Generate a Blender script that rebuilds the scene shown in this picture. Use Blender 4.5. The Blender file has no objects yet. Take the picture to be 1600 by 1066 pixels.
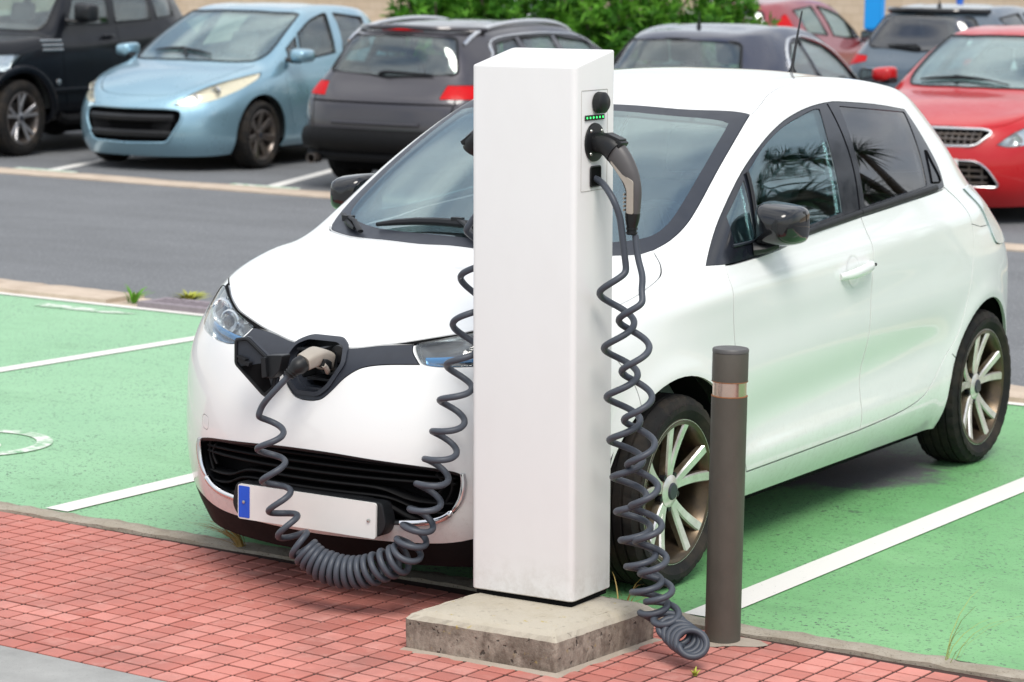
import bpy, bmesh, math, random
import numpy as np
from math import sin, cos, pi, radians, sqrt, exp, atan2, floor
from mathutils import Vector, Matrix
from mathutils.bvhtree import BVHTree

S = bpy.context.scene
C = S.collection
random.seed(7)

# ------------------------------------------------------------------ camera
CAM_POS = Vector((4.6601, -7.2757, 1.9761))
YAW, PITCH, ROLL, FPX = -0.5478, -0.1443, 0.0164, 4119.29
_f = Vector((sin(YAW) * cos(PITCH), cos(YAW) * cos(PITCH), sin(PITCH)))
_r0 = Vector((cos(YAW), -sin(YAW), 0)); _u0 = _r0.cross(_f)
_r = _r0 * cos(ROLL) + _u0 * sin(ROLL); _u = _u0 * cos(ROLL) - _r0 * sin(ROLL)
cd = bpy.data.cameras.new('camera'); cam = bpy.data.objects.new('camera', cd); C.objects.link(cam)
cam.matrix_world = Matrix(((_r.x, _u.x, -_f.x, CAM_POS.x), (_r.y, _u.y, -_f.y, CAM_POS.y), (_r.z, _u.z, -_f.z, CAM_POS.z), (0, 0, 0, 1)))
cd.sensor_width = 36; cd.lens = FPX / 1600 * 36; cd.clip_end = 2000; cd.clip_start = .1
cd.dof.use_dof = True; cd.dof.focus_distance = 7.9; cd.dof.aperture_fstop = 5.6
S.camera = cam

# ------------------------------------------------------------------ sky, sun, exposure (bright overcast)
SUN_EL, SUN_AZ = radians(56), radians(136)      # azimuth: direction the light comes from, measured from +Y towards +X
w = bpy.data.worlds.new('World'); S.world = w; w.use_nodes = True
nt = w.node_tree; N = nt.nodes; bg = N['Background']
sky = N.new('ShaderNodeTexSky'); sky.sky_type = 'NISHITA'; sky.sun_disc = False
sky.sun_elevation = SUN_EL; sky.sun_rotation = SUN_AZ; sky.air_density = 1.0; sky.dust_density = .5; sky.ozone_density = 2.0
tc = N.new('ShaderNodeTexCoord')
mp = N.new('ShaderNodeMapping'); mp.inputs['Scale'].default_value = (1, 1, 3.2)
nz = N.new('ShaderNodeTexNoise'); nz.inputs['Scale'].default_value = 1.7; nz.inputs['Detail'].default_value = 6
rp = N.new('ShaderNodeValToRGB'); rp.color_ramp.elements[0].position = .34; rp.color_ramp.elements[0].color = (.16, .16, .16, 1)
rp.color_ramp.elements[1].position = .62; rp.color_ramp.elements[1].color = (.80, .80, .80, 1)
mxs = N.new('ShaderNodeMix'); mxs.data_type = 'RGBA'
mxs.inputs[7].default_value = (10.3, 10.3, 10.2, 1)
nt.links.new(tc.outputs['Generated'], mp.inputs[0]); nt.links.new(mp.outputs[0], nz.inputs['Vector'])
nt.links.new(nz.outputs[0], rp.inputs[0]); nt.links.new(rp.outputs[0], mxs.inputs[0])
# overcast sky: about three times brighter overhead than at the horizon
sxyz = N.new('ShaderNodeSeparateXYZ'); nt.links.new(tc.outputs['Generated'], sxyz.inputs[0])
grd = N.new('ShaderNodeMapRange'); grd.inputs['From Min'].default_value = 0; grd.inputs['From Max'].default_value = 1
grd.inputs['To Min'].default_value = .72; grd.inputs['To Max'].default_value = 1.25; nt.links.new(sxyz.outputs[2], grd.inputs[0])
scl = N.new('ShaderNodeVectorMath'); scl.operation = 'SCALE'; nt.links.new(mxs.outputs[2], scl.inputs[0]); nt.links.new(grd.outputs[0], scl.inputs['Scale'])
nt.links.new(sky.outputs[0], mxs.inputs[6]); nt.links.new(scl.outputs[0], bg.inputs[0])
bg.inputs[1].default_value = 0.11
sl = bpy.data.lights.new('sun', 'SUN'); sl.energy = 2.0; sl.angle = radians(26); sl.color = (1, .95, .87)
so = bpy.data.objects.new('sun', sl); C.objects.link(so)
_d = Vector((sin(SUN_AZ) * cos(SUN_EL), cos(SUN_AZ) * cos(SUN_EL), sin(SUN_EL)))
so.rotation_euler = _d.to_track_quat('Z', 'Y').to_euler()
S.view_settings.view_transform = 'Standard'; S.view_settings.look = 'None'; S.view_settings.gamma = 1
S.view_settings.exposure = 0.40; S.view_settings.use_curve_mapping = False
S.cycles.max_bounces = 8; S.cycles.transparent_max_bounces = 16; S.cycles.caustics_reflective = False; S.cycles.caustics_refractive = False

# ------------------------------------------------------------------ materials
class NT:
    """Small node helper around one material."""
    def __init__(s, name):
        s.m = bpy.data.materials.new(name); s.m.use_nodes = True
        s.t = s.m.node_tree; s.b = s.t.nodes['Principled BSDF']; s.out = s.t.nodes['Material Output']
    def n(s, typ, **kw):
        k = s.t.nodes.new(typ)
        for a, v in kw.items(): setattr(k, a, v)
        return k
    def l(s, a, b): s.t.links.new(a, b)
    def coord(s, scale=(1, 1, 1), kind='Object'):
        t = s.n('ShaderNodeTexCoord'); m = s.n('ShaderNodeMapping'); m.inputs['Scale'].default_value = scale
        s.l(t.outputs[kind], m.inputs[0]); return m.outputs[0]
    def noise(s, scale, detail=4, rough=.55, vec=None, dist=0):
        k = s.n('ShaderNodeTexNoise'); k.inputs['Scale'].default_value = scale; k.inputs['Detail'].default_value = detail
        k.inputs['Roughness'].default_value = rough; k.inputs['Distortion'].default_value = dist
        if vec is not None: s.l(vec, k.inputs['Vector'])
        return k.outputs[0]
    def ramp(s, fac, stops):
        k = s.n('ShaderNodeValToRGB'); e = k.color_ramp.elements
        while len(e) < len(stops): e.new(.5)
        for i, (p, c) in enumerate(stops):
            e[i].position = p; e[i].color = (c, c, c, 1) if isinstance(c, (int, float)) else (*c, 1)
        s.l(fac, k.inputs[0]); return k.outputs[0]
    def mix(s, fac, a, b, mode='MIX'):
        k = s.n('ShaderNodeMix', data_type='RGBA', blend_type=mode)
        for i, v in ((0, fac), (6, a), (7, b)):
            if hasattr(v, 'is_output'): s.l(v, k.inputs[i])
            elif i == 0: k.inputs[0].default_value = v
            else: k.inputs[i].default_value = (*v, 1)
        return k.outputs[2]
    def math(s, op, a, b=0):
        k = s.n('ShaderNodeMath', operation=op)
        for i, v in enumerate((a, b)):
            if hasattr(v, 'is_output'): s.l(v, k.inputs[i])
            else: k.inputs[i].default_value = v
        return k.outputs[0]
    def bump(s, h, strength=.3, dist=.002):
        k = s.n('ShaderNodeBump'); k.inputs['Strength'].default_value = strength; k.inputs['Distance'].default_value = dist
        s.l(h, k.inputs['Height']); s.l(k.outputs[0], s.b.inputs['Normal'])
    def set(s, **kw):
        for a, v in kw.items():
            i = s.b.inputs[a.replace('_', ' ')]
            if hasattr(v, 'is_output'): s.l(v, i)
            elif isinstance(v, tuple): i.default_value = (*v, 1)
            else: i.default_value = v
        return s.m

def plain(name, col, rough=.5, metal=0., var=.12, scale=30, coat=0., bump=0., spec=.5):
    k = NT(name); v = k.coord()
    n = k.noise(scale, 5, .6, v)
    c = k.mix(n, tuple(x * (1 - var) for x in col), tuple(min(1, x * (1 + var)) for x in col))
    r = k.ramp(k.noise(scale * .4, 3, .6, v), [(.3, max(0, rough - .07)), (.7, min(1, rough + .07))])
    if bump: k.bump(k.noise(scale * 12, 3, .6, v), bump)
    return k.set(Base_Color=c, Roughness=r, Metallic=metal, Coat_Weight=coat, Specular_IOR_Level=spec)

def paint(name, col, metal=.0, rough=.34, flake=0., dirt=.0, coat=.9, spec=.5):
    k = NT(name); v = k.coord()
    c = k.mix(k.noise(1.8, 4, .6, v), tuple(x * .97 for x in col), tuple(min(1, x * 1.02) for x in col))
    if dirt:   # road film thrown up on the lower panels, with splashes of its own shape
        s = k.n('ShaderNodeSeparateXYZ'); k.l(v, s.inputs[0])
        h = k.ramp(s.outputs[2], [(.16, 1.0), (.52, 0.0)])
        sp = k.ramp(k.noise(55, 6, .75, v), [(.50, 0.), (.72, 1.)])
        blot = k.ramp(k.noise(6, 5, .65, v), [(.35, .15), (.8, .8)])
        c = k.mix(k.math('MULTIPLY', k.math('MULTIPLY', h, dirt), k.math('ADD', k.math('MULTIPLY', sp, .6), k.math('MULTIPLY', blot, .5))), c, (.30, .25, .19))
        spk = k.ramp(k.noise(240, 2, .5, v), [(.775, 0.), (.80, .6)])
        c = k.mix(k.math('MULTIPLY', spk, .5), c, (.2, .16, .12))
    r = k.ramp(k.noise(9, 5, .6, v), [(.3, rough - .05), (.7, rough + .07)])
    k.set(Base_Color=c, Metallic=metal, Roughness=r, Coat_Weight=coat, Coat_Roughness=.045, Specular_IOR_Level=spec)
    if flake: k.bump(k.noise(900, 2, .5, v), flake, .0006)
    return k.m

def glassy(name, tint, refl=1.0, rough=.0, f0=.04):
    """Thin pane: tinted see-through mixed with mirror reflection, Schlick's law on both faces."""
    k = NT(name); k.t.nodes.remove(k.b)
    tr = k.n('ShaderNodeBsdfTransparent'); tr.inputs[0].default_value = (*tint, 1)
    gl = k.n('ShaderNodeBsdfGlossy'); gl.inputs['Roughness'].default_value = rough; gl.inputs[0].default_value = (*refl, 1) if isinstance(refl, tuple) else (refl, refl, refl, 1)
    lw = k.n('ShaderNodeLayerWeight'); lw.inputs[0].default_value = .5
    fr = k.math('ADD', k.math('MULTIPLY', k.math('POWER', lw.outputs['Facing'], 5), 1 - f0), f0)
    d = k.ramp(k.noise(5, 5, .6, k.coord()), [(.35, .0), (.85, .025)])
    mx = k.n('ShaderNodeMixShader')
    k.l(k.math('ADD', fr, d), mx.inputs[0]); k.l(tr.outputs[0], mx.inputs[1]); k.l(gl.outputs[0], mx.inputs[2])
    k.l(mx.outputs[0], k.out.inputs[0]); return k.m

def emis(name, col, st):
    k = NT(name); return k.set(Base_Color=tuple(c * .2 for c in col), Emission_Color=col, Emission_Strength=st)

M = {}
M['white_paint'] = paint('white_paint', (.80, .81, .80), dirt=.55)
M['black_gloss'] = plain('black_gloss', (.006, .0065, .008), .10, coat=.4, var=.3)
M['black_trim'] = plain('black_trim', (.010, .011, .013), .42, var=.25, spec=.35)
M['black_matte'] = plain('black_matte', (.004, .004, .0045), .8, var=.3, spec=.1)
M['dull_black'] = plain('dull_black', (.008, .0082, .009), .6, var=.25, spec=.12)
M['graphite'] = plain('graphite', (.022, .026, .036), .36, var=.2)
M['pillar_black'] = plain('pillar_black', (.010, .012, .018), .16, var=.3, spec=.7)
M['mirror_glass'] = plain('mirror_glass', (.30, .33, .34), .04, 1.0, var=.05)
M['chrome'] = plain('chrome', (.75, .75, .76), .12, 1.0, var=.06)
M['windscreen'] = glassy('windscreen', (.82, .93, .92), (.88, .99, 1.0), f0=.21)
M['side_glass'] = glassy('side_glass', (.62, .72, .72), (.80, .96, 1.0), f0=.17)
M['privacy_glass'] = glassy('privacy_glass', (.34, .36, .39), 1.0, f0=.12)
M['lens'] = glassy('lens', (.96, .98, .98), 1.0, f0=.05)
M['old_lens'] = glassy('old_lens', (.985, .975, .93), .9, .08, .05)
M['car_glass'] = glassy('car_glass', (.74, .84, .83), 1.0, f0=.10)
M['lamp_silver'] = plain('lamp_silver', (.70, .71, .72), .18, .9, var=.1)
M['lamp_cream'] = plain('lamp_cream', (.82, .79, .70), .3, .1, var=.12)
M['lamp_blue'] = plain('lamp_blue', (.03, .22, .50), .15, .3, var=.2)
M['red_lamp'] = plain('red_lamp', (.52, .004, .007), .4, coat=.06, var=.25, spec=.12)
M['pale_lamp'] = plain('pale_lamp', (.62, .70, .74), .15, coat=.6, var=.15)
k = NT('rubber'); v = k.coord()
c = k.mix(k.ramp(k.noise(7, 6, .7, v), [(.46, 0.), (.78, .7)]), (.012, .0115, .0115), (.065, .050, .036))
k.bump(k.noise(160, 3, .6, v), .25); M['rubber'] = k.set(Base_Color=c, Roughness=.8, Specular_IOR_Level=.25)
M['plate'] = plain('plate', (.74, .73, .70), .4, var=.05, scale=8)
M['plate_blue'] = plain('plate_blue', (.01, .08, .55), .4, var=.1)
M['seat_cloth'] = plain('seat_cloth', (.16, .17, .18), .85, var=.2, scale=60)
M['dash'] = plain('dash', (.20, .215, .22), .6, var=.12, scale=40)
M['dash_pale'] = plain('dash_pale', (.55, .56, .55), .55, var=.1)
M['screw'] = plain('screw', (.55, .55, .52), .3, 1.0)
def alloy(name, col, grime):
    k = NT(name); v = k.coord()
    g = k.ramp(k.noise(16, 5, .7, v), [(.36, 0.), (.70, 1.)])
    c = k.mix(k.math('MULTIPLY', g, grime), col, (.16, .11, .06))
    return k.set(Base_Color=c, Metallic=.7, Roughness=.28)
M['alloy'] = alloy('alloy', (.84, .83, .79), .40)
M['alloy_barrel'] = alloy('alloy_barrel', (.075, .058, .042), .6)
M['spoke_grime'] = alloy('spoke_grime', (.36, .31, .23), .8)
M['alloy_dark'] = alloy('alloy_dark', (.16, .145, .14), .5)
M['alloy_silver'] = alloy('alloy_silver', (.5, .5, .52), .2)
k = NT('cable_grey'); v = k.coord()
M['cable'] = k.set(Base_Color=k.mix(k.noise(5, 5, .6, v), (.042, .050, .066), (.070, .080, .098)), Roughness=.46, Specular_IOR_Level=.4)
M['plug_black'] = plain('plug_black', (.008, .0085, .0095), .42, var=.3, spec=.4)
M['plug_grey'] = plain('plug_grey', (.075, .070, .070), .45, var=.15)
M['plug_beige'] = plain('plug_beige', (.36, .32, .27), .5, var=.1)
k = NT('cabinet_white'); v = k.coord()
st = k.ramp(k.noise(3, 6, .6, k.coord((2, 2, 1.2))), [(.45, 0.), (.9, 1.)])
sz_ = k.n('ShaderNodeSeparateXYZ'); k.l(v, sz_.inputs[0])
lowg = k.math('MULTIPLY', k.ramp(sz_.outputs[2], [(.0, 1.), (.14, 0.)]), k.ramp(k.noise(22, 7, .72, v), [(.42, 0.), (.78, .7)]))
scf = k.math('MULTIPLY', k.ramp(k.noise(34, 5, .8, k.coord((1, 1, .25))), [(.70, 0.), (.76, .35)]), k.ramp(k.noise(3, 3, .6, v), [(.5, 0.), (.7, 1.)]))
M['cabinet'] = k.set(Base_Color=k.mix(k.math('MAXIMUM', lowg, scf), k.mix(k.math('MULTIPLY', st, .3), (.71, .70, .69), (.62, .60, .58)), (.36, .31, .26)),
                     Roughness=k.ramp(k.noise(20, 3, .5, v), [(.3, .42), (.7, .52)]))
M['seam'] = plain('seam', (.42, .40, .37), .7, var=.2)
M['led'] = emis('led', (.05, 1, .18), 2.2)
# weathered concrete of the plinth
k = NT('plinth_concrete'); v = k.coord()
base = k.mix(k.ramp(k.noise(9, 8, .68, v), [(.28, 0.), (.72, 1.)]), (.19, .16, .125), (.44, .395, .325))
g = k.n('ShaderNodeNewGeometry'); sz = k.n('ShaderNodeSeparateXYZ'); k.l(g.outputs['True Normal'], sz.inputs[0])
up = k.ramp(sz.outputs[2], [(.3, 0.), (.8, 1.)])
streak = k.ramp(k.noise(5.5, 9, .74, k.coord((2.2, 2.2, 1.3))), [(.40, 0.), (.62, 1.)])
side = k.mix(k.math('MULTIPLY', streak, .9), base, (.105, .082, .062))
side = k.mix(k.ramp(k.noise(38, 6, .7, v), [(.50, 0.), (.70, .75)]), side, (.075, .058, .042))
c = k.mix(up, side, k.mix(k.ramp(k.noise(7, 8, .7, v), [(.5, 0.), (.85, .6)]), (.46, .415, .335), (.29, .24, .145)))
lich = k.ramp(k.noise(15, 6, .75, v), [(.615, 0.), (.67, 1.)])
c = k.mix(k.math('MULTIPLY', lich, .8), c, (.40, .30, .06))
hole = k.ramp(k.noise(48, 2, .5, v), [(.665, 0.), (.70, 1.)])
c = k.mix(k.math('MULTIPLY', k.math('MULTIPLY', hole, .85), k.math('SUBTRACT', 1.0, k.math('MULTIPLY', up, .85))), c, (.03, .026, .02))
k.bump(k.math('SUBTRACT', k.noise(70, 8, .7, v), k.math('MULTIPLY', hole, .8)), .6, .006)
M['plinth'] = k.set(Base_Color=c, Roughness=.9)
k = NT('bollard_brown'); v = k.coord()
vs = k.ramp(k.noise(5, 6, .65, k.coord((2.5, 2.5, 1.2))), [(.3, 0.), (.75, 1.)])
rust = k.ramp(k.noise(26, 6, .75, v), [(.60, 0.), (.78, 1.)])
c = k.mix(vs, (.076, .069, .056), (.102, .093, .077))
M['bollard'] = k.set(Base_Color=k.mix(k.math('MULTIPLY', rust, .35), c, (.16, .08, .05)), Metallic=.25, Roughness=.52)
M['bollard_cap'] = plain('bollard_cap', (.095, .092, .09), .5, .2, var=.15)
M['copper'] = plain('copper', (.70, .52, .44), .22, 1.0, var=.2, scale=20)
M['rust'] = plain('rust', (.24, .10, .04), .8, var=.4, scale=90)
M['green_leaf'] = plain('green_leaf', (.042, .150, .012), .6, var=.5, scale=3, spec=.2)
M['pale_leaf'] = plain('pale_leaf', (.105, .285, .024), .6, var=.4, scale=3, spec=.2)
M['dry_grass'] = plain('dry_grass', (.42, .30, .10), .7, var=.3)
M['lime_grass'] = plain('lime_grass', (.38, .40, .05), .7, var=.3)
M['palm_leaf'] = plain('palm_leaf', (.030, .062, .022), .5, var=.4)
M['bark'] = plain('bark', (.12, .09, .065), .9, var=.4, bump=.5)
M['flower'] = plain('flower', (.80, .78, .76), .6)

# ------------------------------------------------------------------ mesh helpers
def new_mesh(name, V, F):
    m = bpy.data.meshes.new(name); m.from_pydata([tuple(v) for v in V], [], [tuple(f) for f in F]); m.update()
    return m
def smooth(m, ang=None):
    for p in m.polygons: p.use_smooth = True
    if ang is not None and hasattr(m, 'set_sharp_from_angle'): m.set_sharp_from_angle(angle=radians(ang))
    return m
def tag(o, label=None, cat=None, group=None, kind=None):
    for k_, v_ in (('label', label), ('category', cat), ('group', group), ('kind', kind)):
        if v_: o[k_] = v_
    return o
def empty(name, loc=(0, 0, 0), rz=0, **kw):
    o = bpy.data.objects.new(name, None); C.objects.link(o); o.location = loc; o.rotation_euler = (0, 0, rz)
    o.empty_display_size = .1
    return tag(o, **kw)
def link(name, mesh, mat=None, parent=None, **kw):
    o = bpy.data.objects.new(name, mesh); C.objects.link(o)
    if mat and not mesh.materials: mesh.materials.append(M[mat] if isinstance(mat, str) else mat)
    if parent: o.parent = parent
    return tag(o, **kw)

class MB:
    """Collects simple solids into one mesh."""
    def __init__(s): s.V = []; s.F = []
    def add(s, V, F):
        o = len(s.V); s.V += [tuple(v) for v in V]; s.F += [tuple(o + i for i in f) for f in F]; return s
    def box(s, c, h, rot=None):
        V = [Vector((sx * h[0], sy * h[1], sz * h[2])) for sx in (-1, 1) for sy in (-1, 1) for sz in (-1, 1)]
        if rot is not None: V = [rot @ v for v in V]
        return s.add([v + Vector(c) for v in V], [(0, 1, 3, 2), (4, 6, 7, 5), (0, 4, 5, 1), (2, 3, 7, 6), (0, 2, 6, 4), (1, 5, 7, 3)])
    def tube(s, path, rad, seg=10, closed=False, flat=None, e=1.0):
        """Round sweep; rad number or list; flat=(normal vector, ratio) squashes the section along normal."""
        P = [Vector(p) for p in path]; n = len(P)
        R = rad if isinstance(rad, (list, tuple)) else [rad] * n
        T = []
        for i in range(n):
            a = P[(i - 1) % n] if (closed or i > 0) else P[i]; b = P[(i + 1) % n] if (closed or i < n - 1) else P[i]
            t = (b - a); T.append(t.normalized() if t.length > 1e-9 else Vector((0, 0, 1)))
        u = T[0].orthogonal().normalized()
        if flat is not None:
            u = Vector(flat[0]); u = (u - T[0] * u.dot(T[0])).normalized()
        V = []
        for i in range(n):
            if flat is not None: u = Vector(flat[0])
            u = (u - T[i] * u.dot(T[i]));
            u = u.normalized() if u.length > 1e-6 else T[i].orthogonal().normalized()
            b = T[i].cross(u); q = flat[1] if flat is not None else 1
            for k in range(seg):
                a = 2 * pi * k / seg; ca_, sa_ = cos(a), sin(a)
                if e != 1: ca_, sa_ = math.copysign(abs(ca_) ** e, ca_), math.copysign(abs(sa_) ** e, sa_)
                V.append(P[i] + u * (ca_ * R[i] * q) + b * (sa_ * R[i]))
        F = []
        for i in range(n if closed else n - 1):
            for k in range(seg):
                j = (i + 1) % n; l = (k + 1) % seg
                F.append((i * seg + k, i * seg + l, j * seg + l, j * seg + k))
        if not closed:
            F.append(tuple(range(seg))[::-1]); F.append(tuple((n - 1) * seg + k for k in range(seg)))
        return s.add(V, F)
    def lathe(s, prof, axis='z', seg=32, c=(0, 0, 0), closed=False):
        """prof: (radius, height) pairs."""
        V, F = [], []; n = len(prof)
        for k in range(seg):
            a = 2 * pi * k / seg
            for r, h in prof:
                p = {'z': (r * cos(a), r * sin(a), h), 'x': (h, r * cos(a), r * sin(a)), 'y': (r * sin(a), h, r * cos(a))}[axis]
                V.append((p[0] + c[0], p[1] + c[1], p[2] + c[2]))
        for k in range(seg):
            l = (k + 1) % seg
            for i in range(n if closed else n - 1):
                j = (i + 1) % n
                F.append((k * n + i, l * n + i, l * n + j, k * n + j))
        if not closed:
            if prof[0][0] > 1e-6: F.append(tuple(k * n for k in range(seg))[::-1])
            if prof[-1][0] > 1e-6: F.append(tuple(k * n + n - 1 for k in range(seg)))
        return s.add(V, F)
    def prism(s, poly, axis, lo, hi):
        """Extrude a 2-D outline: axis x -> (y,z), y -> (x,z), z -> (x,y)."""
        a = sum(poly[i][0] * poly[(i + 1) % len(poly)][1] - poly[(i + 1) % len(poly)][0] * poly[i][1] for i in range(len(poly)))
        if a < 0: poly = poly[::-1]
        def P(p, h): return {'x': (h, p[0], p[1]), 'y': (p[0], h, p[1]), 'z': (p[0], p[1], h)}[axis]
        n = len(poly); V = [P(p, lo) for p in poly] + [P(p, hi) for p in poly]
        F = [tuple(range(n))[::-1], tuple(range(n, 2 * n))] + [(i, (i + 1) % n, n + (i + 1) % n, n + i) for i in range(n)]
        if axis == 'y': F = [f[::-1] for f in F]
        return s.add(V, F)
    def mesh(s, name, sm=None, bevel=0, merge=False):
        m = new_mesh(name, s.V, s.F)
        if bevel or merge:
            bm = bmesh.new(); bm.from_mesh(m)
            if merge: bmesh.ops.remove_doubles(bm, verts=bm.verts, dist=1e-5)
            if bevel:
                e = [e for e in bm.edges if len(e.link_faces) == 2 and e.calc_face_angle(0) > .5]
                bmesh.ops.bevel(bm, geom=e, offset=bevel, segments=2, affect='EDGES', profile=.5)
            bm.to_mesh(m); bm.free(); m.update()
        if sm is not None: smooth(m, sm)
        return m
    def link(s, name, mat, parent=None, sm=40, bevel=0, **kw):
        return link(name, s.mesh(name, 20 if bevel else sm, bevel), mat, parent, **kw)

def cr(P, sub=6, closed=False):
    """Catmull-Rom through points (any dimension)."""
    P = [np.array(p, float) for p in P]; n = len(P); out = []
    g = (lambda i: P[i % n]) if closed else (lambda i: P[min(max(i, 0), n - 1)] if 0 <= i < n else (2 * P[0] - P[1] if i < 0 else 2 * P[-1] - P[-2]))
    for i in range(n if closed else n - 1):
        a, b, c_, d = g(i - 1), g(i), g(i + 1), g(i + 2)
        for k in range(sub):
            t = k / sub
            out.append(.5 * (2 * b + (c_ - a) * t + (2 * a - 5 * b + 4 * c_ - d) * t * t + (3 * b - a - 3 * c_ + d) * t ** 3))
    if not closed: out.append(P[-1])
    return [tuple(p) for p in out]
def spl(pts, sub=5):
    """Closed outline; a third value of 1 marks a sharp corner, the rest is smooth."""
    n = len(pts); cs = [i for i, p in enumerate(pts) if len(p) > 2 and p[2]]
    if not cs: return cr([p[:2] for p in pts], sub, True)
    out = []
    for a, i in enumerate(cs):
        j = cs[(a + 1) % len(cs)]; j = j if j > i else j + n
        out += cr([pts[q % n][:2] for q in range(i, j + 1)], sub)[:-1]
    return out
def fillet(poly, r, seg=4):
    """Round every corner of a polygon."""
    out = []; n = len(poly)
    for i in range(n):
        p = Vector(poly[i][:2]); a = Vector(poly[i - 1][:2]) - p; b = Vector(poly[(i + 1) % n][:2]) - p
        rr = poly[i][2] if len(poly[i]) > 2 else r
        d = min(rr, a.length * .49, b.length * .49); a.normalize(); b.normalize()
        for k in range(seg + 1):
            t = k / seg; q = p + a * d * (1 - t) ** 2 + b * d * t ** 2; out.append((q.x, q.y))
    return out
def offset(poly, d):
    """Grow (d>0) or shrink a closed outline."""
    n = len(poly); A = sum(poly[i][0] * poly[(i + 1) % n][1] - poly[(i + 1) % n][0] * poly[i][1] for i in range(n))
    sg = 1 if A > 0 else -1; out = []
    for i in range(n):
        p = Vector(poly[i][:2]); a = p - Vector(poly[i - 1][:2]); b = Vector(poly[(i + 1) % n][:2]) - p
        if a.length < 1e-7 or b.length < 1e-7: out.append(tuple(p)); continue
        a.normalize(); b.normalize(); na = Vector((a.y, -a.x)) * sg; nb = Vector((b.y, -b.x)) * sg
        m = na + nb; L = m.length
        m = m / L if L > 1e-6 else na
        q = p + m * (d / max(.4, m.dot(na))); out.append((q.x, q.y))
    return out
def sym(half):
    """Mirror a half outline (x>=0, from the centre line round to the centre line)."""
    return [tuple(p) for p in half] + [(-p[0], *p[1:]) for p in half[::-1] if abs(p[0]) > 1e-9]
# ------------------------------------------------------------------ car body machinery
def cage_default():
    """Half-body control points (x left, y back from front axle, z up) of a short hatchback."""
    LOW = [  # columns around the car from the front centre; six levels each (bottom -> shoulder)
     [(0,-.735,.135),(0,-.808,.27),(0,-.848,.42),(0,-.845,.56),(0,-.815,.69),(0,-.750,.800)],
     [(.27,-.705,.135),(.27,-.780,.27),(.27,-.816,.42),(.27,-.812,.56),(.27,-.780,.695),(.265,-.712,.810)],
     [(.50,-.62,.138),(.51,-.69,.27),(.515,-.712,.42),(.515,-.705,.565),(.505,-.678,.70),(.485,-.605,.848)],
     [(.655,-.47,.145),(.685,-.52,.28),(.700,-.535,.43),(.700,-.53,.58),(.690,-.51,.725),(.648,-.42,.884)],
     [(.745,-.28,.165),(.785,-.30,.29),(.800,-.30,.46),(.804,-.295,.62),(.795,-.275,.78),(.728,-.19,.936)],
     [(.785,-.02,.19),(.832,-.02,.30),(.848,-.01,.48),(.852,0,.66),(.840,.02,.82),(.765,.05,.978)],
     [(.795,.32,.195),(.842,.32,.30),(.856,.32,.48),(.862,.32,.67),(.852,.31,.84),(.782,.27,1.008)],
     [(.795,.80,.195),(.842,.80,.30),(.854,.80,.48),(.863,.80,.68),(.858,.79,.85),(.800,.75,1.015)],
     [(.795,1.45,.195),(.842,1.45,.30),(.854,1.45,.48),(.864,1.45,.69),(.860,1.45,.88),(.797,1.45,1.06)],
     [(.795,2.00,.195),(.842,2.00,.30),(.856,2.00,.48),(.866,2.00,.69),(.860,2.03,.90),(.785,2.05,1.10)],
     [(.79,2.48,.20),(.838,2.48,.31),(.856,2.48,.49),(.866,2.48,.70),(.852,2.48,.91),(.765,2.42,1.115)],
     [(.74,2.90,.215),(.79,2.91,.32),(.805,2.90,.50),(.812,2.885,.70),(.795,2.83,.90),(.700,2.70,1.10)],
     [(.62,3.10,.225),(.665,3.13,.33),(.685,3.145,.51),(.690,3.13,.70),(.675,3.10,.88),(.59,2.98,1.065)],
     [(.36,3.18,.23),(.385,3.215,.34),(.395,3.23,.52),(.395,3.22,.70),(.385,3.19,.87),(.335,3.07,1.045)],
     [(0,3.20,.23),(0,3.235,.34),(0,3.25,.52),(0,3.24,.70),(0,3.21,.87),(0,3.095,1.04)]]
    HOOD = [  # rows b=1..3 from nose to cowl; a = 0..2 from centre outwards
     [(0,-.54,.898),(.235,-.515,.902),(.46,-.43,.912)],
     [(0,-.29,.978),(.235,-.265,.980),(.475,-.18,.980)],
     [(0,-.03,1.038),(.25,.0,1.038),(.50,.105,1.038)]]
    GREEN = [  # glasshouse columns (cowl centre, two cowl columns, then shoulder columns 6..14): mid, top
     [(0,.40,1.272),(0,.86,1.478)],[(.235,.42,1.270),(.22,.87,1.474)],[(.445,.495,1.264),(.41,.905,1.460)],
     [(.668,.62,1.262),(.567,1.0,1.462)],[(.708,.93,1.262),(.552,1.26,1.503)],[(.712,1.50,1.275),(.548,1.63,1.520)],
     [(.698,2.08,1.290),(.542,2.08,1.504)],[(.674,2.42,1.275),(.525,2.40,1.473)],[(.622,2.66,1.255),(.496,2.58,1.430)],
     [(.515,2.85,1.245),(.415,2.73,1.445)],[(.30,2.945,1.24),(.25,2.80,1.467)],[(0,2.965,1.24),(0,2.82,1.475)]]
    ROOF = [  # b = 1..4 from header to rear, a = 0..2
     [(0,1.20,1.550),(.21,1.205,1.547),(.405,1.22,1.533)],
     [(0,1.62,1.572),(.21,1.62,1.569),(.400,1.625,1.552)],
     [(0,2.08,1.558),(.205,2.08,1.555),(.392,2.08,1.538)],
     [(0,2.46,1.520),(.20,2.455,1.517),(.38,2.43,1.503)]]
    return LOW, HOOD, GREEN, ROOF

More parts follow.
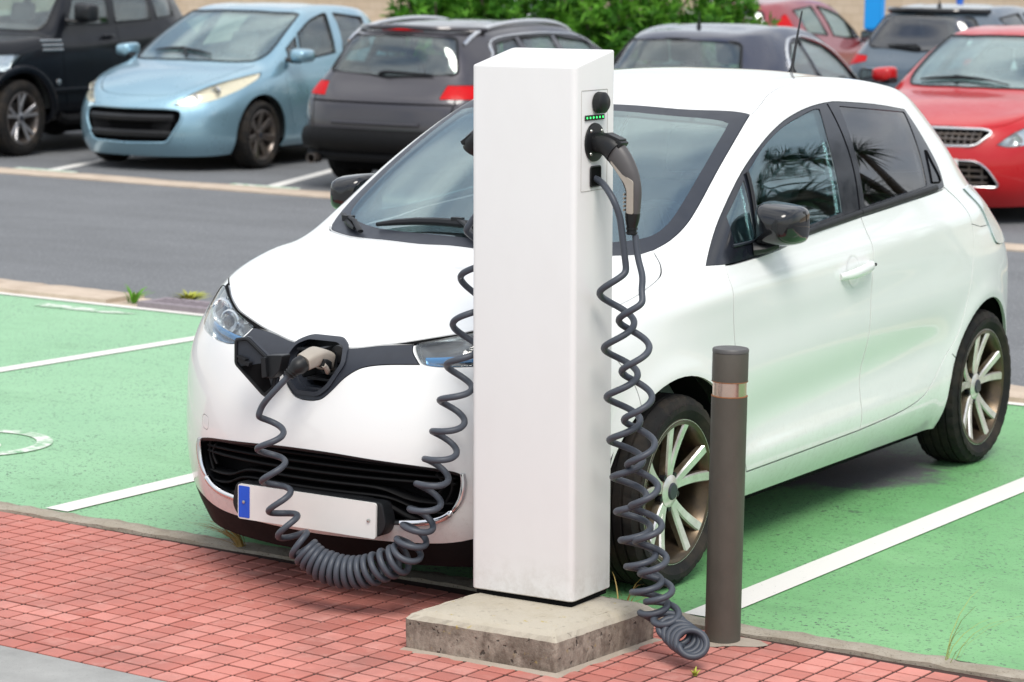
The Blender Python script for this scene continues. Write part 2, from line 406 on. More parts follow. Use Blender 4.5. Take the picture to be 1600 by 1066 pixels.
def cage_mesh(cage, fn=None):
    """Quads of the full body from the half cage; returns verts, faces."""
    LOW, HOOD, GREEN, ROOF = cage
    V, F, key = [], [], {}
    def vid(p, s):
        x, y, z = p
        if fn: x, y, z = fn(x, y, z)
        q = (round(s * x, 5) + 0.0, round(y, 5), round(z, 5))
        if q not in key: key[q] = len(V); V.append(q)
        return key[q]
    for s in (1, -1):
        def quad(a, b, c, d):
            f = [vid(a, s), vid(b, s), vid(c, s), vid(d, s)]
            F.append(f if s > 0 else f[::-1])
        for j in range(14):
            for k in range(5):
                quad(LOW[j][k], LOW[j+1][k], LOW[j+1][k+1], LOW[j][k+1])
        G = [[None] * 4 for _ in range(4)]
        for i in range(4): G[i][0] = LOW[i][5]; G[3][i] = LOW[3+i][5]
        for b in (1, 2, 3):
            for a in range(3): G[a][b] = HOOD[b-1][a]
        for a in range(3):
            for b in range(3): quad(G[a][b], G[a+1][b], G[a+1][b+1], G[a][b+1])
        base = [G[0][3], G[1][3], G[2][3]] + [LOW[j][5] for j in range(6, 15)]
        for c in range(11):
            L = [[base[i], GREEN[i][0], GREEN[i][1]] for i in (c, c+1)]
            for k in range(2): quad(L[0][k], L[1][k], L[1][k+1], L[0][k+1])
        T = [[None] * 6 for _ in range(4)]
        for i in range(4): T[i][0] = GREEN[i][1]; T[i][5] = GREEN[11-i][1]
        for b in range(6): T[3][b] = GREEN[3+b][1]
        for b in range(1, 5):
            for a in range(3): T[a][b] = ROOF[b-1][a]
        for a in range(3):
            for b in range(5): quad(T[a][b], T[a+1][b], T[a+1][b+1], T[a][b+1])
    return V, F

WORK = bpy.data.scenes.new('work')      # private scene, so that only the pieces at hand are evaluated
def evaluated(mesh, mods, extra=()):
    o = bpy.data.objects.new('tmp', mesh); WORK.collection.objects.link(o)
    for t, kw in mods:
        md = o.modifiers.new('m', t)
        for k, v in kw.items(): setattr(md, k, v)
    vl = WORK.view_layers[0]; vl.update(); dg = vl.depsgraph
    r = bpy.data.meshes.new_from_object(o.evaluated_get(dg), depsgraph=dg)
    bpy.data.objects.remove(o)
    return r

def co_array(m):
    a = np.empty(len(m.vertices) * 3, dtype=np.float32); m.vertices.foreach_get('co', a)
    return a.reshape(-1, 3).astype(float)

def body_surface(V, F, level, creases=()):
    """Catmull-Clark surface whose limit passes (nearly) through the control points."""
    tgt = np.array(V); cur = tgt.copy()
    for it in range(5):
        m = new_mesh('cage', cur, F)
        if it < 4:
            e = evaluated(m, [('SUBSURF', dict(levels=2, render_levels=2))])
            lim = co_array(e)[:len(V)]
            cur = cur + .75 * (tgt - lim)
            bpy.data.meshes.remove(e)
            bpy.data.meshes.remove(m)
        else:
            e = evaluated(m, [('SUBSURF', dict(levels=level, render_levels=level))])
            bpy.data.meshes.remove(m)
    return e
def bool_op(a, b, op):
    ob = bpy.data.objects.new('tmpb', b); WORK.collection.objects.link(ob)
    r = evaluated(a, [('BOOLEAN', dict(object=ob, operation=op, solver='MANIFOLD'))])
    bpy.data.objects.remove(ob)
    return r

AX = {'side': 'x', 'front': 'y', 'top': 'z'}
class Car:
    T = .012; defer = False
    def __init__(s, name, label, cat, loc, rz, level, mat, fn=None, cage=None, disp=None, group=None):
        s.root = empty(name, loc, rz, label=label, cat=cat, group=group); s.mat = mat
        V, F = cage_mesh(cage or cage_default(), fn)
        e = body_surface(V, F, level)
        if disp is not None:
            co = co_array(e); n = np.empty(len(co) * 3, dtype=np.float32); e.vertex_normals.foreach_get('vector', n); n = n.reshape(-1, 3)
            co = co + n * disp(co)[:, None]
            e.vertices.foreach_set('co', co.astype(np.float32).ravel()); e.update()
        s.base = e; s.q_rest = {}; s.q_lin = {}
        bm = bmesh.new(); bm.from_mesh(e); bmesh.ops.triangulate(bm, faces=bm.faces); bm.normal_update()
        s.bvh = BVHTree.FromBMesh(bm)
        bm.verts.ensure_lookup_table()
        s.vn = [v.normal.copy() for v in bm.verts]; s.vc = [v.co.copy() for v in bm.verts]
        s.tri = [tuple(v.index for v in f.verts) for f in bm.faces]
        bm.free()
        c32 = np.empty(len(e.vertices) * 3, dtype=np.float32); e.vertices.foreach_get('co', c32); c32 = c32.reshape(-1, 3) + np.float32(0)
        s.bn = np.array([tuple(v) for v in s.vn]); kk = np.ascontiguousarray(c32).view([('', np.float32)] * 3).ravel()
        s.bord = np.argsort(kk); s.bkey = kk[s.bord]
        ii = (c32.astype(float) - s.bn * s.T).astype(np.float32) + np.float32(0); s.ikey = np.sort(np.ascontiguousarray(ii).view([('', np.float32)] * 3).ravel())
        s.rest = s.shell(0, s.T); s.liner = s.shell(.016, .019)
    def shell(s, a, b):
        co = co_array(s.base); n = np.array([tuple(v) for v in s.vn]); nv = len(co)
        F = [tuple(p.vertices) for p in s.base.polygons]
        cnt = {}
        for f in F:
            for i in range(len(f)):
                k = (f[i], f[(i + 1) % len(f)])
                if (k[1], k[0]) in cnt: del cnt[(k[1], k[0])]
                else: cnt[k] = 1
        V = np.concatenate([co - n * a, co - n * b])
        G = F + [tuple(i + nv for i in f[::-1]) for f in F] + [(q, p, p + nv, q + nv) for (p, q) in cnt]
        return new_mesh('shell', V, G)
    def normals(s, m):
        """Shading normals of the smooth skin on its outer faces, flat ones on cut edges and inside."""
        nv = len(m.vertices); vn = np.zeros((nv, 3)); ok = np.zeros(nv, bool)
        co = np.empty(nv * 3, dtype=np.float32); m.vertices.foreach_get('co', co); co = co.reshape(-1, 3) + np.float32(0)
        key = np.ascontiguousarray(co).view([('', np.float32)] * 3).ravel()
        p = np.clip(np.searchsorted(s.bkey, key), 0, len(s.bkey) - 1); hit = s.bkey[p] == key
        vn[hit] = s.bn[s.bord[p[hit]]]; ok[hit] = True
        p2 = np.clip(np.searchsorted(s.ikey, key), 0, len(s.ikey) - 1); inner = s.ikey[p2] == key
        for vi in np.nonzero(~hit & ~inner)[0]:
            h = s.bvh.find_nearest(Vector(co[vi].tolist()), .0006)
            if h[0] is not None and h[3] < 3e-4:
                i, j, k = s.tri[h[2]]; a, b, c = s.vc[i], s.vc[j], s.vc[k]
                n = (b - a).cross(c - a); d = n.length_squared
                if d < 1e-16: nn = s.vn[i]
                else:
                    q = h[0]; wa = (c - b).cross(q - b).dot(n) / d; wb = (a - c).cross(q - c).dot(n) / d
                    nn = s.vn[i] * wa + s.vn[j] * wb + s.vn[k] * (1 - wa - wb)
                vn[vi] = nn.normalized(); ok[vi] = True
        npo = len(m.polygons)
        L = np.empty(len(m.loops), np.int32); m.loops.foreach_get('vertex_index', L)
        st = np.empty(npo, np.int32); m.polygons.foreach_get('loop_start', st); tt = np.empty(npo, np.int32); m.polygons.foreach_get('loop_total', tt)
        fn_ = np.empty(npo * 3, np.float32); m.polygons.foreach_get('normal', fn_); fn_ = fn_.reshape(-1, 3)
        lf = np.repeat(np.arange(npo), tt)
        good = np.logical_and.reduceat(ok[L], st) & (np.minimum.reduceat((vn[L] * fn_[lf]).sum(1), st) > .5)
        out = np.where(good[lf][:, None], vn[L], fn_[lf])
        smooth(m); m.normals_split_custom_set(out.tolist())
        return m
    def prisms(s, poly, view, rng, sides):
        b = MB()
        if view == 'side':
            for sd in sides: b.prism(poly, 'x', *((rng[0], rng[1]) if sd > 0 else (-rng[1], -rng[0])))
        else:
            for sd in sides: b.prism(poly if sd > 0 else [(-p[0], p[1]) for p in poly], AX[view], *rng)
        return new_mesh('pr', b.V, b.F)
    def _sub(s, poly, view, rng, sides):
        if s.defer: s.q_rest.setdefault(view, []).append((poly, rng, sides))
        else: s.rest = bool_op(s.rest, s.prisms(poly, view, rng, sides), 'DIFFERENCE')
    def _lin(s, poly, view, rng, sides): s.q_lin.setdefault(view, []).append((offset(poly, .004), rng, sides))
    def flush(s, queue, m):
        """Apply the collected openings, one boolean per view."""
        for view, L_ in queue.items():
            b = MB()
            for poly, rng, sides in L_:
                q = s.prisms(poly, view, rng, sides); b.add([tuple(v.co) for v in q.vertices], [tuple(f.vertices) for f in q.polygons]); bpy.data.meshes.remove(q)
            m = bool_op(m, new_mesh('q', b.V, b.F), 'DIFFERENCE')
        return m
    def cut(s, poly, view, rng, sides=(1,), liner=False):
        s._sub(poly, view, rng, sides)
        if liner: s._lin(poly, view, rng, sides)
    def panel(s, name, poly, view, rng, mat, sides=(1,), gap=.002, parent=None, sink=0., see=False):
        """Cut a panel out of the body skin with a shut-line gap; returns one object per side."""
        m = bool_op(s.rest, s.prisms(offset(poly, -gap), view, rng, sides[:1]), 'INTERSECT')
        s._sub(offset(poly, gap * .5), view, rng, sides)
        if see: s._lin(poly, view, rng, sides)
        return s.place(name, m, mat, sides, parent, sink)
    def place(s, name, m, mat, sides, parent=None, sink=0.):
        obs = []
        for i, sd in enumerate(sides):
            if i == 0: k = m.copy()
            else:
                co = co_array(m); co[:, 0] *= -1
                k = new_mesh(name, co, [tuple(p.vertices)[::-1] for p in m.polygons])
            s.normals(k)
            if sink:
                for v in k.vertices:
                    h = s.bvh.find_nearest(v.co)
                    if h[0] is not None: v.co = v.co - s.vn[s.tri[h[2]][0]] * sink
            k.materials.clear(); par = parent[i] if isinstance(parent, (list, tuple)) else parent
            obs.append(link(name, k, mat, par or s.root))
        return obs
    def sub(s, ob, poly, view, rng, sides=(1,)):
        """Cut an opening in an existing panel object."""
        m = bool_op(ob.data, s.prisms(poly, view, rng, sides), 'DIFFERENCE'); mt = list(ob.data.materials)
        m.materials.clear()
        for q in mt: m.materials.append(q)
        s.normals(m); ob.data = m
    def split_off(s, obs, name, poly, view, rng, mat, gap=.0015, sink=0., sides=(1, -1), parent=None):
        """Cut a piece (glass) out of panel objects, as a part of its own."""
        res = []
        for ob, sd in zip(obs, sides):
            mt = list(ob.data.materials)
            g = bool_op(ob.data, s.prisms(offset(poly, -gap), view, rng, (sd,)), 'INTERSECT')
            m = bool_op(ob.data, s.prisms(poly, view, rng, (sd,)), 'DIFFERENCE'); m.materials.clear()
            for q in mt: m.materials.append(q)
            s.normals(m); ob.data = m
            g.materials.clear()
            res += s.place(name, g, mat, (sd,), parent or ob, sink) if True else []
        return res
    def line(s, pts, view, rng, wd=.004, sides=(1, -1)):
        """A shut line: a narrow through-cut along an open polyline."""
        P = [Vector(p) for p in pts]; L, R_ = [], []
        for i in range(len(P)):
            t = (P[min(i + 1, len(P) - 1)] - P[max(i - 1, 0)]).normalized(); n = Vector((-t.y, t.x)) * wd / 2
            L.append(tuple(P[i] + n)); R_.append(tuple(P[i] - n))
        s.q_rest.setdefault(view, []).append((L + R_[::-1], rng, sides))
    def finish(s):
        m = s.flush(s.q_rest, s.rest); s.liner = s.flush(s.q_lin, s.liner); m.materials.clear(); s.normals(m); s.body = link('body', m, s.mat, s.root)
        s.liner.materials.clear(); link('inner_liner', s.liner, 'black_matte', s.root)
    # points on the skin
    def fy(s, x, z, off=0.):
        h = s.bvh.ray_cast(Vector((x, -3, z)), Vector((0, 1, 0)))
        return h[0] + h[1] * off if h[0] else Vector((x, -.7, z))
    def ry(s, x, z, off=0.):
        h = s.bvh.ray_cast(Vector((x, 8, z)), Vector((0, -1, 0)))
        return h[0] + h[1] * off if h[0] else Vector((x, 3.2, z))
    def sx(s, y, z, off=0., sd=1):
        h = s.bvh.ray_cast(Vector((3 * sd, y, z)), Vector((-sd, 0, 0)))
        return h[0] + h[1] * off if h[0] else Vector((.8 * sd, y, z))
    def tz(s, x, y, off=0.):
        h = s.bvh.ray_cast(Vector((x, y, 4)), Vector((0, 0, -1)))
        return h[0] + h[1] * off if h[0] else Vector((x, y, 1))

def wheel(car, x, y, R, rr, wd, mats=('rubber', 'alloy', 'alloy_barrel'), spokes=5, twin=.23, cap='graphite', sw=.040, steer=0.):
    """Wheel whose outer face looks along sign(x)."""
    sd = 1 if x > 0 else -1
    o = empty('wheel', (x, y, R)); o.parent = car.root; o.rotation_euler = (0, 0, steer + (0 if sd > 0 else pi))
    t = MB(); h = wd / 2
    prof = [(rr + .002, -h * .80), (rr + .030, -h * .98), ((R + rr) / 2, -h * 1.03), (R - .030, -h * .97), (R - .008, -h * .84)]
    for g in (-.55, -.18, .18, .55):      # tread ribs with grooves
        prof += [(R - .001, h * (g - .10)), (R - .001, h * (g - .045)), (R - .009, h * (g - .035)), (R - .009, h * (g + .035)), (R - .001, h * (g + .045)), (R - .001, h * (g + .10))]
    prof += [(R - .008, h * .84), (R - .030, h * .97), ((R + rr) / 2 + .012, h * 1.03), ((R + rr) / 2 - .006, h * 1.035), (rr + .030, h * .99), (rr + .010, h * .90), (rr + .002, h * .80), (rr - .004, 0)]
    seg_ = 132; np_ = len(prof); V, F = [], []
    for k_ in range(seg_):
        a = 2 * pi * k_ / seg_
        for (r_, x_) in prof:
            if r_ > R - .032 and abs(x_) > h * .62 and k_ % 4 == 0: r_ -= .0045
            V.append((x_, r_ * cos(a), r_ * sin(a)))
    for k_ in range(seg_):
        l_ = (k_ + 1) % seg_
        for i in range(np_): q = (i + 1) % np_; F.append((k_ * np_ + i, l_ * np_ + i, l_ * np_ + q, k_ * np_ + q))
    t.add(V, F)
    link('tyre', t.mesh('tyre', 30), mats[0], o)
    b = MB()
    b.lathe([(rr - .012, -h * .8), (rr + .004, -h * .82), (rr - .014, -h * .2), (rr - .010, h * .55), (rr + .004, h * .80), (rr + .010, h * .87), (rr + .001, h * .92), (rr - .010, h * .88), (rr - .024, h * .62), (rr - .030, h * .1), (rr - .024, -h * .8)], 'x', 64, closed=True)
    b.lathe([(.02, -h * .35), (rr * .62, -h * .35), (rr * .62, -h * .25), (.02, -h * .25)], 'x', 32)
    link('rim_barrel', b.mesh('rim_barrel', 40), mats[2], o)
    f = MB()
    lip = [(rr - .020, h * .66), (rr - .004, h * .90), (rr + .006, h * .90), (rr + .002, h * .80), (rr - .014, h * .56)]
    f.lathe(lip, 'x', 64, closed=True)
    f.lathe([(.0, h * .30), (.048, h * .30), (.056, h * .44), (.052, h * .60), (.034, h * .68), (.0, h * .68)], 'x', 28)
    for k_ in range(spokes):
        a0 = 2 * pi * k_ / spokes + pi / 2
        for q in ((-1, 1) if twin else (0,)):
            # each spoke: a tapered bar, chamfered along its edges, sinking towards the hub
            P = []
            for i in range(7):
                u = i / 6; r_ = .045 + (rr - .055) * u
                a = a0 + q * twin * (.50 + .50 * u); dp = h * (.58 + .30 * u ** 1.5)
                hw = sw * (.72 + .22 * u) * (.5 if twin else .9); th = .030 - .010 * u
                rad = Vector((0, cos(a), sin(a))); tan = Vector((0, -sin(a), cos(a)))
                c_ = rad * r_ + Vector((dp, 0, 0))
                P.append([c_ + tan * hw - Vector((th, 0, 0)), c_ + tan * hw * .95 - Vector((.006, 0, 0)), c_ + tan * hw * .72, c_ - tan * hw * .72, c_ - tan * hw * .95 - Vector((.006, 0, 0)), c_ - tan * hw - Vector((th, 0, 0))])
            V = [v for s_ in P for v in s_]; F = []
            for i in range(6):
                for j in range(6): F.append((i * 6 + j, i * 6 + (j + 1) % 6, (i + 1) * 6 + (j + 1) % 6, (i + 1) * 6 + j))
            F += [tuple(range(6))[::-1], tuple(36 + j for j in range(6))]
            f.add(V, F)
    rm = f.mesh('rim', 28); rm.materials.append(M[mats[1]]); rm.materials.append(M['spoke_grime' if mats[1] == 'alloy' else mats[2]])
    for pg in rm.polygons:      # brake dust on the flanks of the spokes
        if abs(pg.normal.x) < .45 and (pg.center.y ** 2 + pg.center.z ** 2) ** .5 < rr - .02: pg.material_index = 1
    link('rim', rm, None, o)
    cpm = MB(); cpm.lathe([(.0, h * .74), (.024, h * .74), (.028, h * .70), (.028, h * .62)], 'x', 24)
    link('hub_cap', cpm.mesh('hub_cap', 40), cap, o)
    for k_ in range(spokes):
        a = 2 * pi * (k_ + .5) / spokes + pi / 2; bb = MB()
        bb.lathe([(.0, h * .60), (.010, h * .60), (.0105, h * .40)], 'x', 10, (0, .056 * cos(a), .056 * sin(a)))
        link('wheel_bolt', bb.mesh('wheel_bolt', 40), 'black_trim', o)
    return o

def arch_liner(car, y, z, R, x0, x1):
    for sd in (1, -1):
        b = MB(); V, F = [], []; n = 22
        for i in range(n + 1):
            a = -.25 + (pi + .5) * i / n
            for x in (x0, x1): V.append((sd * x, y + R * cos(a), z + R * sin(a)))
        for i in range(n): F.append((2 * i, 2 * i + 1, 2 * i + 3, 2 * i + 2))
        c_ = len(V); V.append((sd * x0, y, z)); F += [(2 * i, 2 * i + 2, c_) for i in range(n)]
        b.add(V, F).link('wheel_arch', 'black_matte', car.root)

def seat(car, x, y, z=.42, s_=1.0, mat='seat_cloth'):
    o = empty('seat', (x, y, z)); o.parent = car.root
    def pad(name, prof, hw):
        b = MB(); V, F = [], []; n = len(prof)
        for k_, (q, sh) in enumerate(((-1, .82), (-.86, 1), (.86, 1), (1, .82))):
            cx = sum(p[0] for p in prof) / n; cz = sum(p[1] for p in prof) / n
            for (py, pz) in prof: V.append((q * hw, cx + (py - cx) * sh, cz + (pz - cz) * sh))
        for k_ in range(3):
            for i in range(n): F.append((k_ * n + i, k_ * n + (i + 1) % n, (k_ + 1) * n + (i + 1) % n, (k_ + 1) * n + i))
        F += [tuple(range(n))[::-1], tuple(3 * n + i for i in range(n))]
        b.add(V, F).link(name, mat, o)
    pad('seat_cushion', fillet([(-.25, 0), (.25, -.02), (.25, .10), (-.25, .14)], .04), .25)
    pad('seat_back', fillet([(.17, .05), (.29, .05), (.44, .60), (.36, .62)], .04), .24)
    pad('headrest', fillet([(.40, .64), (.48, .65), (.52, .82), (.45, .83)], .03), .13)
    for q in (-.06, .06):
        b = MB(); b.tube([(q, .40, .58), (q, .45, .68)], .007, 6); b.link('headrest_post', 'chrome', o)
    return o

def cabin(car, cowl_y=.05, cowl_z=.98, seat_y=1.15, rear_y=2.0, wheel_x=.36, hw=.66, z0=.30, y1=2.9, pale=True, seat_z=.42):
    """Dashboard, steering wheel, seats and tub."""
    b = MB()
    prof = fillet([(cowl_y, cowl_z - .05), (cowl_y + .42, cowl_z - .035), (cowl_y + .60, cowl_z - .06), (cowl_y + .62, cowl_z - .16), (cowl_y + .52, cowl_z - .40), (cowl_y, cowl_z - .40)], .05)
    b.prism(prof, 'x', -hw, hw); b.link('dashboard', 'dash_pale' if pale else 'dash', car.root)
    b = MB(); b.box((0, (cowl_y + y1) / 2, z0), (hw, (y1 - cowl_y) / 2, .02))
    for q in (-1, 1): b.box((q * hw, (cowl_y + y1) / 2, (z0 + cowl_z) / 2 - .06), (.015, (y1 - cowl_y) / 2, (cowl_z - z0) / 2 - .06))
    b.link('cabin_floor', 'dash', car.root)
    if wheel_x is not None:
        o = empty('steering_wheel', (wheel_x, cowl_y + .74, cowl_z - .05)); o.parent = car.root; o.rotation_euler = (radians(-62), 0, 0)
        t = MB(); t.tube([(.185 * cos(2 * pi * i / 32), .185 * sin(2 * pi * i / 32), 0) for i in range(32)], .016, 8, True)
        link('wheel_ring', t.mesh('wheel_ring', 60), 'black_trim', o)
        t = MB(); t.lathe([(0, .02), (.055, .015), (.065, -.02), (0, -.03)], 'z', 20)
        for a in (0, pi, -pi / 2): t.tube([(.05 * cos(a), .05 * sin(a), -.005), (.18 * cos(a), .18 * sin(a), 0)], .018, 6)
        t.tube([(0, 0, -.02), (0, 0, -.25)], .03, 8)
        link('wheel_hub', t.mesh('wheel_hub', 50), 'black_trim', o)
    for x in (-.36, .36): seat(car, x, seat_y, seat_z)
    for x in (-.36, .36): seat(car, x, rear_y, seat_z + .02)

def mirror(car, base, c, h, mat, glass='mirror_glass', arm='black_trim', e=.42):
    """Door mirrors: housing shaped as a rounded, tapered pod, arm and glass, both sides."""
    for sd in (1, -1):
        o = empty('door_mirror', (0, 0, 0)); o.parent = car.root
        V, F = [], []; n, mm = 24, 11
        for i in range(mm):
            u = [0, .015, .05, .12, .22, .35, .5, .65, .8, .93, 1][i]; sc = [.10, .36, .56, .73, .85, .93, .98, 1, 1, .985, .95][i]
            for k_ in range(n):
                a = 2 * pi * k_ / n; ca, sa = cos(a), sin(a)
                X = abs(ca) ** e * (1 if ca > 0 else -1); Z = abs(sa) ** e * (1 if sa > 0 else -1)
                V.append((sd * (c[0] + h[0] * sc * X), c[1] + h[1] * (2 * u - 1), c[2] + h[2] * sc * Z * (1 - .13 * X) ))
        for i in range(mm - 1):
            for k_ in range(n):
                f = (i * n + k_, i * n + (k_ + 1) % n, (i + 1) * n + (k_ + 1) % n, (i + 1) * n + k_); F.append(f if sd < 0 else f[::-1])
        F.append(tuple(range(n)) if sd > 0 else tuple(range(n))[::-1]); F.append(tuple((mm - 1) * n + k_ for k_ in range(n)) if sd < 0 else tuple((mm - 1) * n + k_ for k_ in range(n))[::-1])
        MB().add(V, F).link('mirror_housing', mat, o, 35)
        g = MB(); q = fillet([(c[0] - h[0] * .84, c[2] - h[2] * .78), (c[0] + h[0] * .84, c[2] - h[2] * .66), (c[0] + h[0] * .84, c[2] + h[2] * .66), (c[0] - h[0] * .84, c[2] + h[2] * .78)], .03)
        g.prism([(sd * a, b_) for a, b_ in q], 'y', c[1] + h[1] + .0015, c[1] + h[1] + .004); g.link('mirror_glass', glass, o)
        a = MB(); a.tube([(sd * base[0], base[1], base[2]), (sd * (base[0] * .5 + c[0] * .5), base[1] * .5 + c[1] * .5, base[2] * .5 + (c[2] - h[2]) * .5), (sd * c[0], c[1], c[2] - h[2] * .85)], [.045, .035, .03], 12, flat=((0, 0, 1), .55))
        a.link('mirror_arm', arm, o)

def wiper(car, pts, parent=None):
    """pts: blade ends and pivot (x,y) on the screen."""
    o = empty('wiper', (0, 0, 0)); o.parent = parent or car.root
    a, b, p = pts
    bl = [car.tz(a[0] + (b[0] - a[0]) * t, a[1] + (b[1] - a[1]) * t, .016) for t in [i / 8 for i in range(9)]]
    t = MB(); t.tube(bl, [.007, .011, .013, .014, .015, .014, .013, .011, .007], 8); t.link('wiper_blade', 'black_trim', o)
    m = bl[4]; pv = car.tz(p[0], p[1], .012)
    t = MB(); t.tube([pv, pv * .5 + m * .5 + Vector((0, 0, .020)), m + Vector((0, 0, .016))], [.011, .010, .008], 8, flat=((0, 0, 1), .6))
    t.box(m + Vector((0, 0, .010)), (.020, .011, .010)); t.link('wiper_arm', 'black_trim', o)

def plate(car, c, hw, hh, rear=False, tilt=0.):
    o = empty('number_plate', c); o.parent = car.root; o.rotation_euler = (tilt, 0, pi if rear else 0)
    b = MB(); b.prism(fillet([(-hw, -hh), (hw, -hh), (hw, hh), (-hw, hh)], .010), 'y', -.004, .004); b.link('plate_board', 'plate', o)
    b = MB(); b.prism(fillet([(-hw + .004, -hh + .005), (-hw + .046, -hh + .005), (-hw + .046, hh - .005), (-hw + .004, hh - .005)], .004), 'y', -.0056, -.0042); b.link('country_band', 'plate_blue', o)
    for q in (-hw + .025, hw - .025):
        b = MB(); b.lathe([(0, -.010), (.005, -.009), (.0055, -.004)], 'y', 10, (q, 0, 0)); b.link('screw', 'screw', o)
    return o
# ------------------------------------------------------------------ the setting
LY = -.014
def Lp(x, y, z=0.):
    return (x * cos(LY) - y * sin(LY), x * sin(LY) + y * cos(LY), z)
def sheet(name, poly, z, mat, kind='structure', parent=None):
    m = new_mesh(name, [Lp(x, y, z) for x, y in poly], [tuple(range(len(poly)))])
    return link(name, m, mat, parent, kind=kind)
def asphalt(name, a, b, stone):
    k = NT(name); v = k.coord()
    n1 = k.noise(1.1, 6, .65, v); gr = k.noise(52, 5, .7, v)
    c = k.mix(n1, a, b)
    c = k.mix(k.ramp(k.noise(.35, 7, .7, k.coord((1, 3, 1))), [(.42, 0.), (.66, .55)]), c, tuple(x * .72 for x in a))
    c = k.mix(k.ramp(gr, [(.55, 0.), (.66, .8)]), c, stone)
    c = k.mix(k.ramp(k.noise(90, 2, .5, v), [(.62, 0.), (.72, .7)]), c, (.03, .031, .034))
    k.bump(gr, .5, .004)
    return k.set(Base_Color=c, Roughness=.9)
M['asphalt'] = asphalt('asphalt', (.128, .134, .141), (.178, .185, .193), (.38, .385, .39))
k = NT('green_coating'); v = k.coord()
c = k.mix(k.ramp(k.noise(.9, 6, .62, v), [(.3, 0.), (.7, 1.)]), (.115, .350, .118), (.190, .440, .180))
c = k.mix(k.ramp(k.noise(2.6, 6, .7, k.coord((1, 2.6, 1))), [(.46, 0.), (.75, .45)]), c, (.085, .29, .085))
s0 = k.n('ShaderNodeSeparateXYZ'); k.l(v, s0.inputs[0])      # pale sky sheen over the left-hand bays, painted into the colour
sheen_tint = k.ramp(k.math('ADD', k.math('MULTIPLY', k.math('ADD', s0.outputs[0], 2.6), .25), k.math('MULTIPLY', k.noise(.8, 4, .6, v), .3)), [(.18, 1.), (.95, 0.)])
c = k.mix(k.math('MULTIPLY', sheen_tint, .45), c, (.37, .60, .42))
sp = k.ramp(k.noise(75, 3, .62, k.coord((1.0, 1.0, 1)), .6), [(.585, 0.), (.625, 1.)])
big = k.ramp(k.noise(2.2, 5, .65, v), [(.30, .25), (.62, 1.)])
c = k.mix(k.math('MULTIPLY', sp, big), c, (.030, .045, .036))
smu = k.ramp(k.noise(1.3, 7, .7, k.coord((1, 1.8, 1))), [(.55, 0.), (.75, .45)])
c = k.mix(smu, c, (.085, .22, .085))
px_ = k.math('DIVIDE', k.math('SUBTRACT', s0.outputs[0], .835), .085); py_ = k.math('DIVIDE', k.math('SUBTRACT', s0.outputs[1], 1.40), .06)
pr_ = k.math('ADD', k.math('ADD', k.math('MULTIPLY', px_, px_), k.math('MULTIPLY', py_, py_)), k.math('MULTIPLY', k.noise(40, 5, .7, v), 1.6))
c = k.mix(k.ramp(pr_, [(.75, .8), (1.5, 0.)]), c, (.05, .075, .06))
# coating worn off to bare asphalt under the parked car's rear axle
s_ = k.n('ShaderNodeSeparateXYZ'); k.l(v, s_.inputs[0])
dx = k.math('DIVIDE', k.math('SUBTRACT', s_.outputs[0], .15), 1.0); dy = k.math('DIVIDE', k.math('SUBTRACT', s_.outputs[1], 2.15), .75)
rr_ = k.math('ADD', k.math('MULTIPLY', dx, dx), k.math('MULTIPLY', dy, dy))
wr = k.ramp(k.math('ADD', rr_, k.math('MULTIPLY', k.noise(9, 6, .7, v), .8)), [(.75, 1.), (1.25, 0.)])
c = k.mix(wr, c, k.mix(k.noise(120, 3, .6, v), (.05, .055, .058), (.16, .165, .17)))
k.bump(k.noise(130, 4, .6, v), .45, .004)
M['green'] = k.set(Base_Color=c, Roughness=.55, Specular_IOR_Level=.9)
k = NT('line_paint'); v = k.coord()
c = k.mix(k.ramp(k.noise(75, 4, .65, v), [(.66, 0.), (.74, .85)]), (.72, .70, .66), (.16, .17, .16))
k.bump(k.noise(130, 4, .6, v), .3, .003)
M['line'] = k.set(Base_Color=c, Roughness=.75)
k = NT('worn_paint'); v = k.coord()
wn = k.ramp(k.noise(14, 6, .75, v), [(.42, 0.), (.6, 1.)])
M['worn_line'] = k.set(Base_Color=k.mix(wn, (.70, .72, .66), (.22, .42, .24)), Roughness=.8)
k = NT('kerb_concrete'); v = k.coord()
c = k.mix(k.ramp(k.noise(6, 7, .7, v), [(.3, 0.), (.7, 1.)]), (.27, .225, .165), (.44, .395, .325))
c = k.mix(k.ramp(k.noise(140, 2, .6, v), [(.6, 0.), (.72, .9)]), c, (.10, .085, .065))
c = k.mix(k.ramp(k.noise(3, 6, .7, v), [(.58, 0.), (.75, .8)]), c, (.16, .115, .05))
k.bump(k.noise(60, 6, .7, v), .7, .008)
M['kerb'] = k.set(Base_Color=c, Roughness=.95)
k = NT('pale_kerb'); v = k.coord()
c = k.mix(k.ramp(k.noise(5, 7, .7, v), [(.3, 0.), (.7, 1.)]), (.42, .33, .25), (.60, .50, .40))
k.bump(k.noise(60, 6, .7, v), .5, .006)
M['pale_kerb'] = k.set(Base_Color=c, Roughness=.95)
k = NT('grey_pavement'); v = k.coord()
c = k.mix(k.ramp(k.noise(3.5, 7, .65, v), [(.3, 0.), (.7, 1.)]), (.245, .245, .235), (.36, .36, .345))
c = k.mix(k.ramp(k.noise(110, 3, .6, v), [(.6, 0.), (.72, .5)]), c, (.16, .16, .155))
k.bump(k.noise(90, 5, .7, v), .35, .004)
M['pavement'] = k.set(Base_Color=c, Roughness=.92)
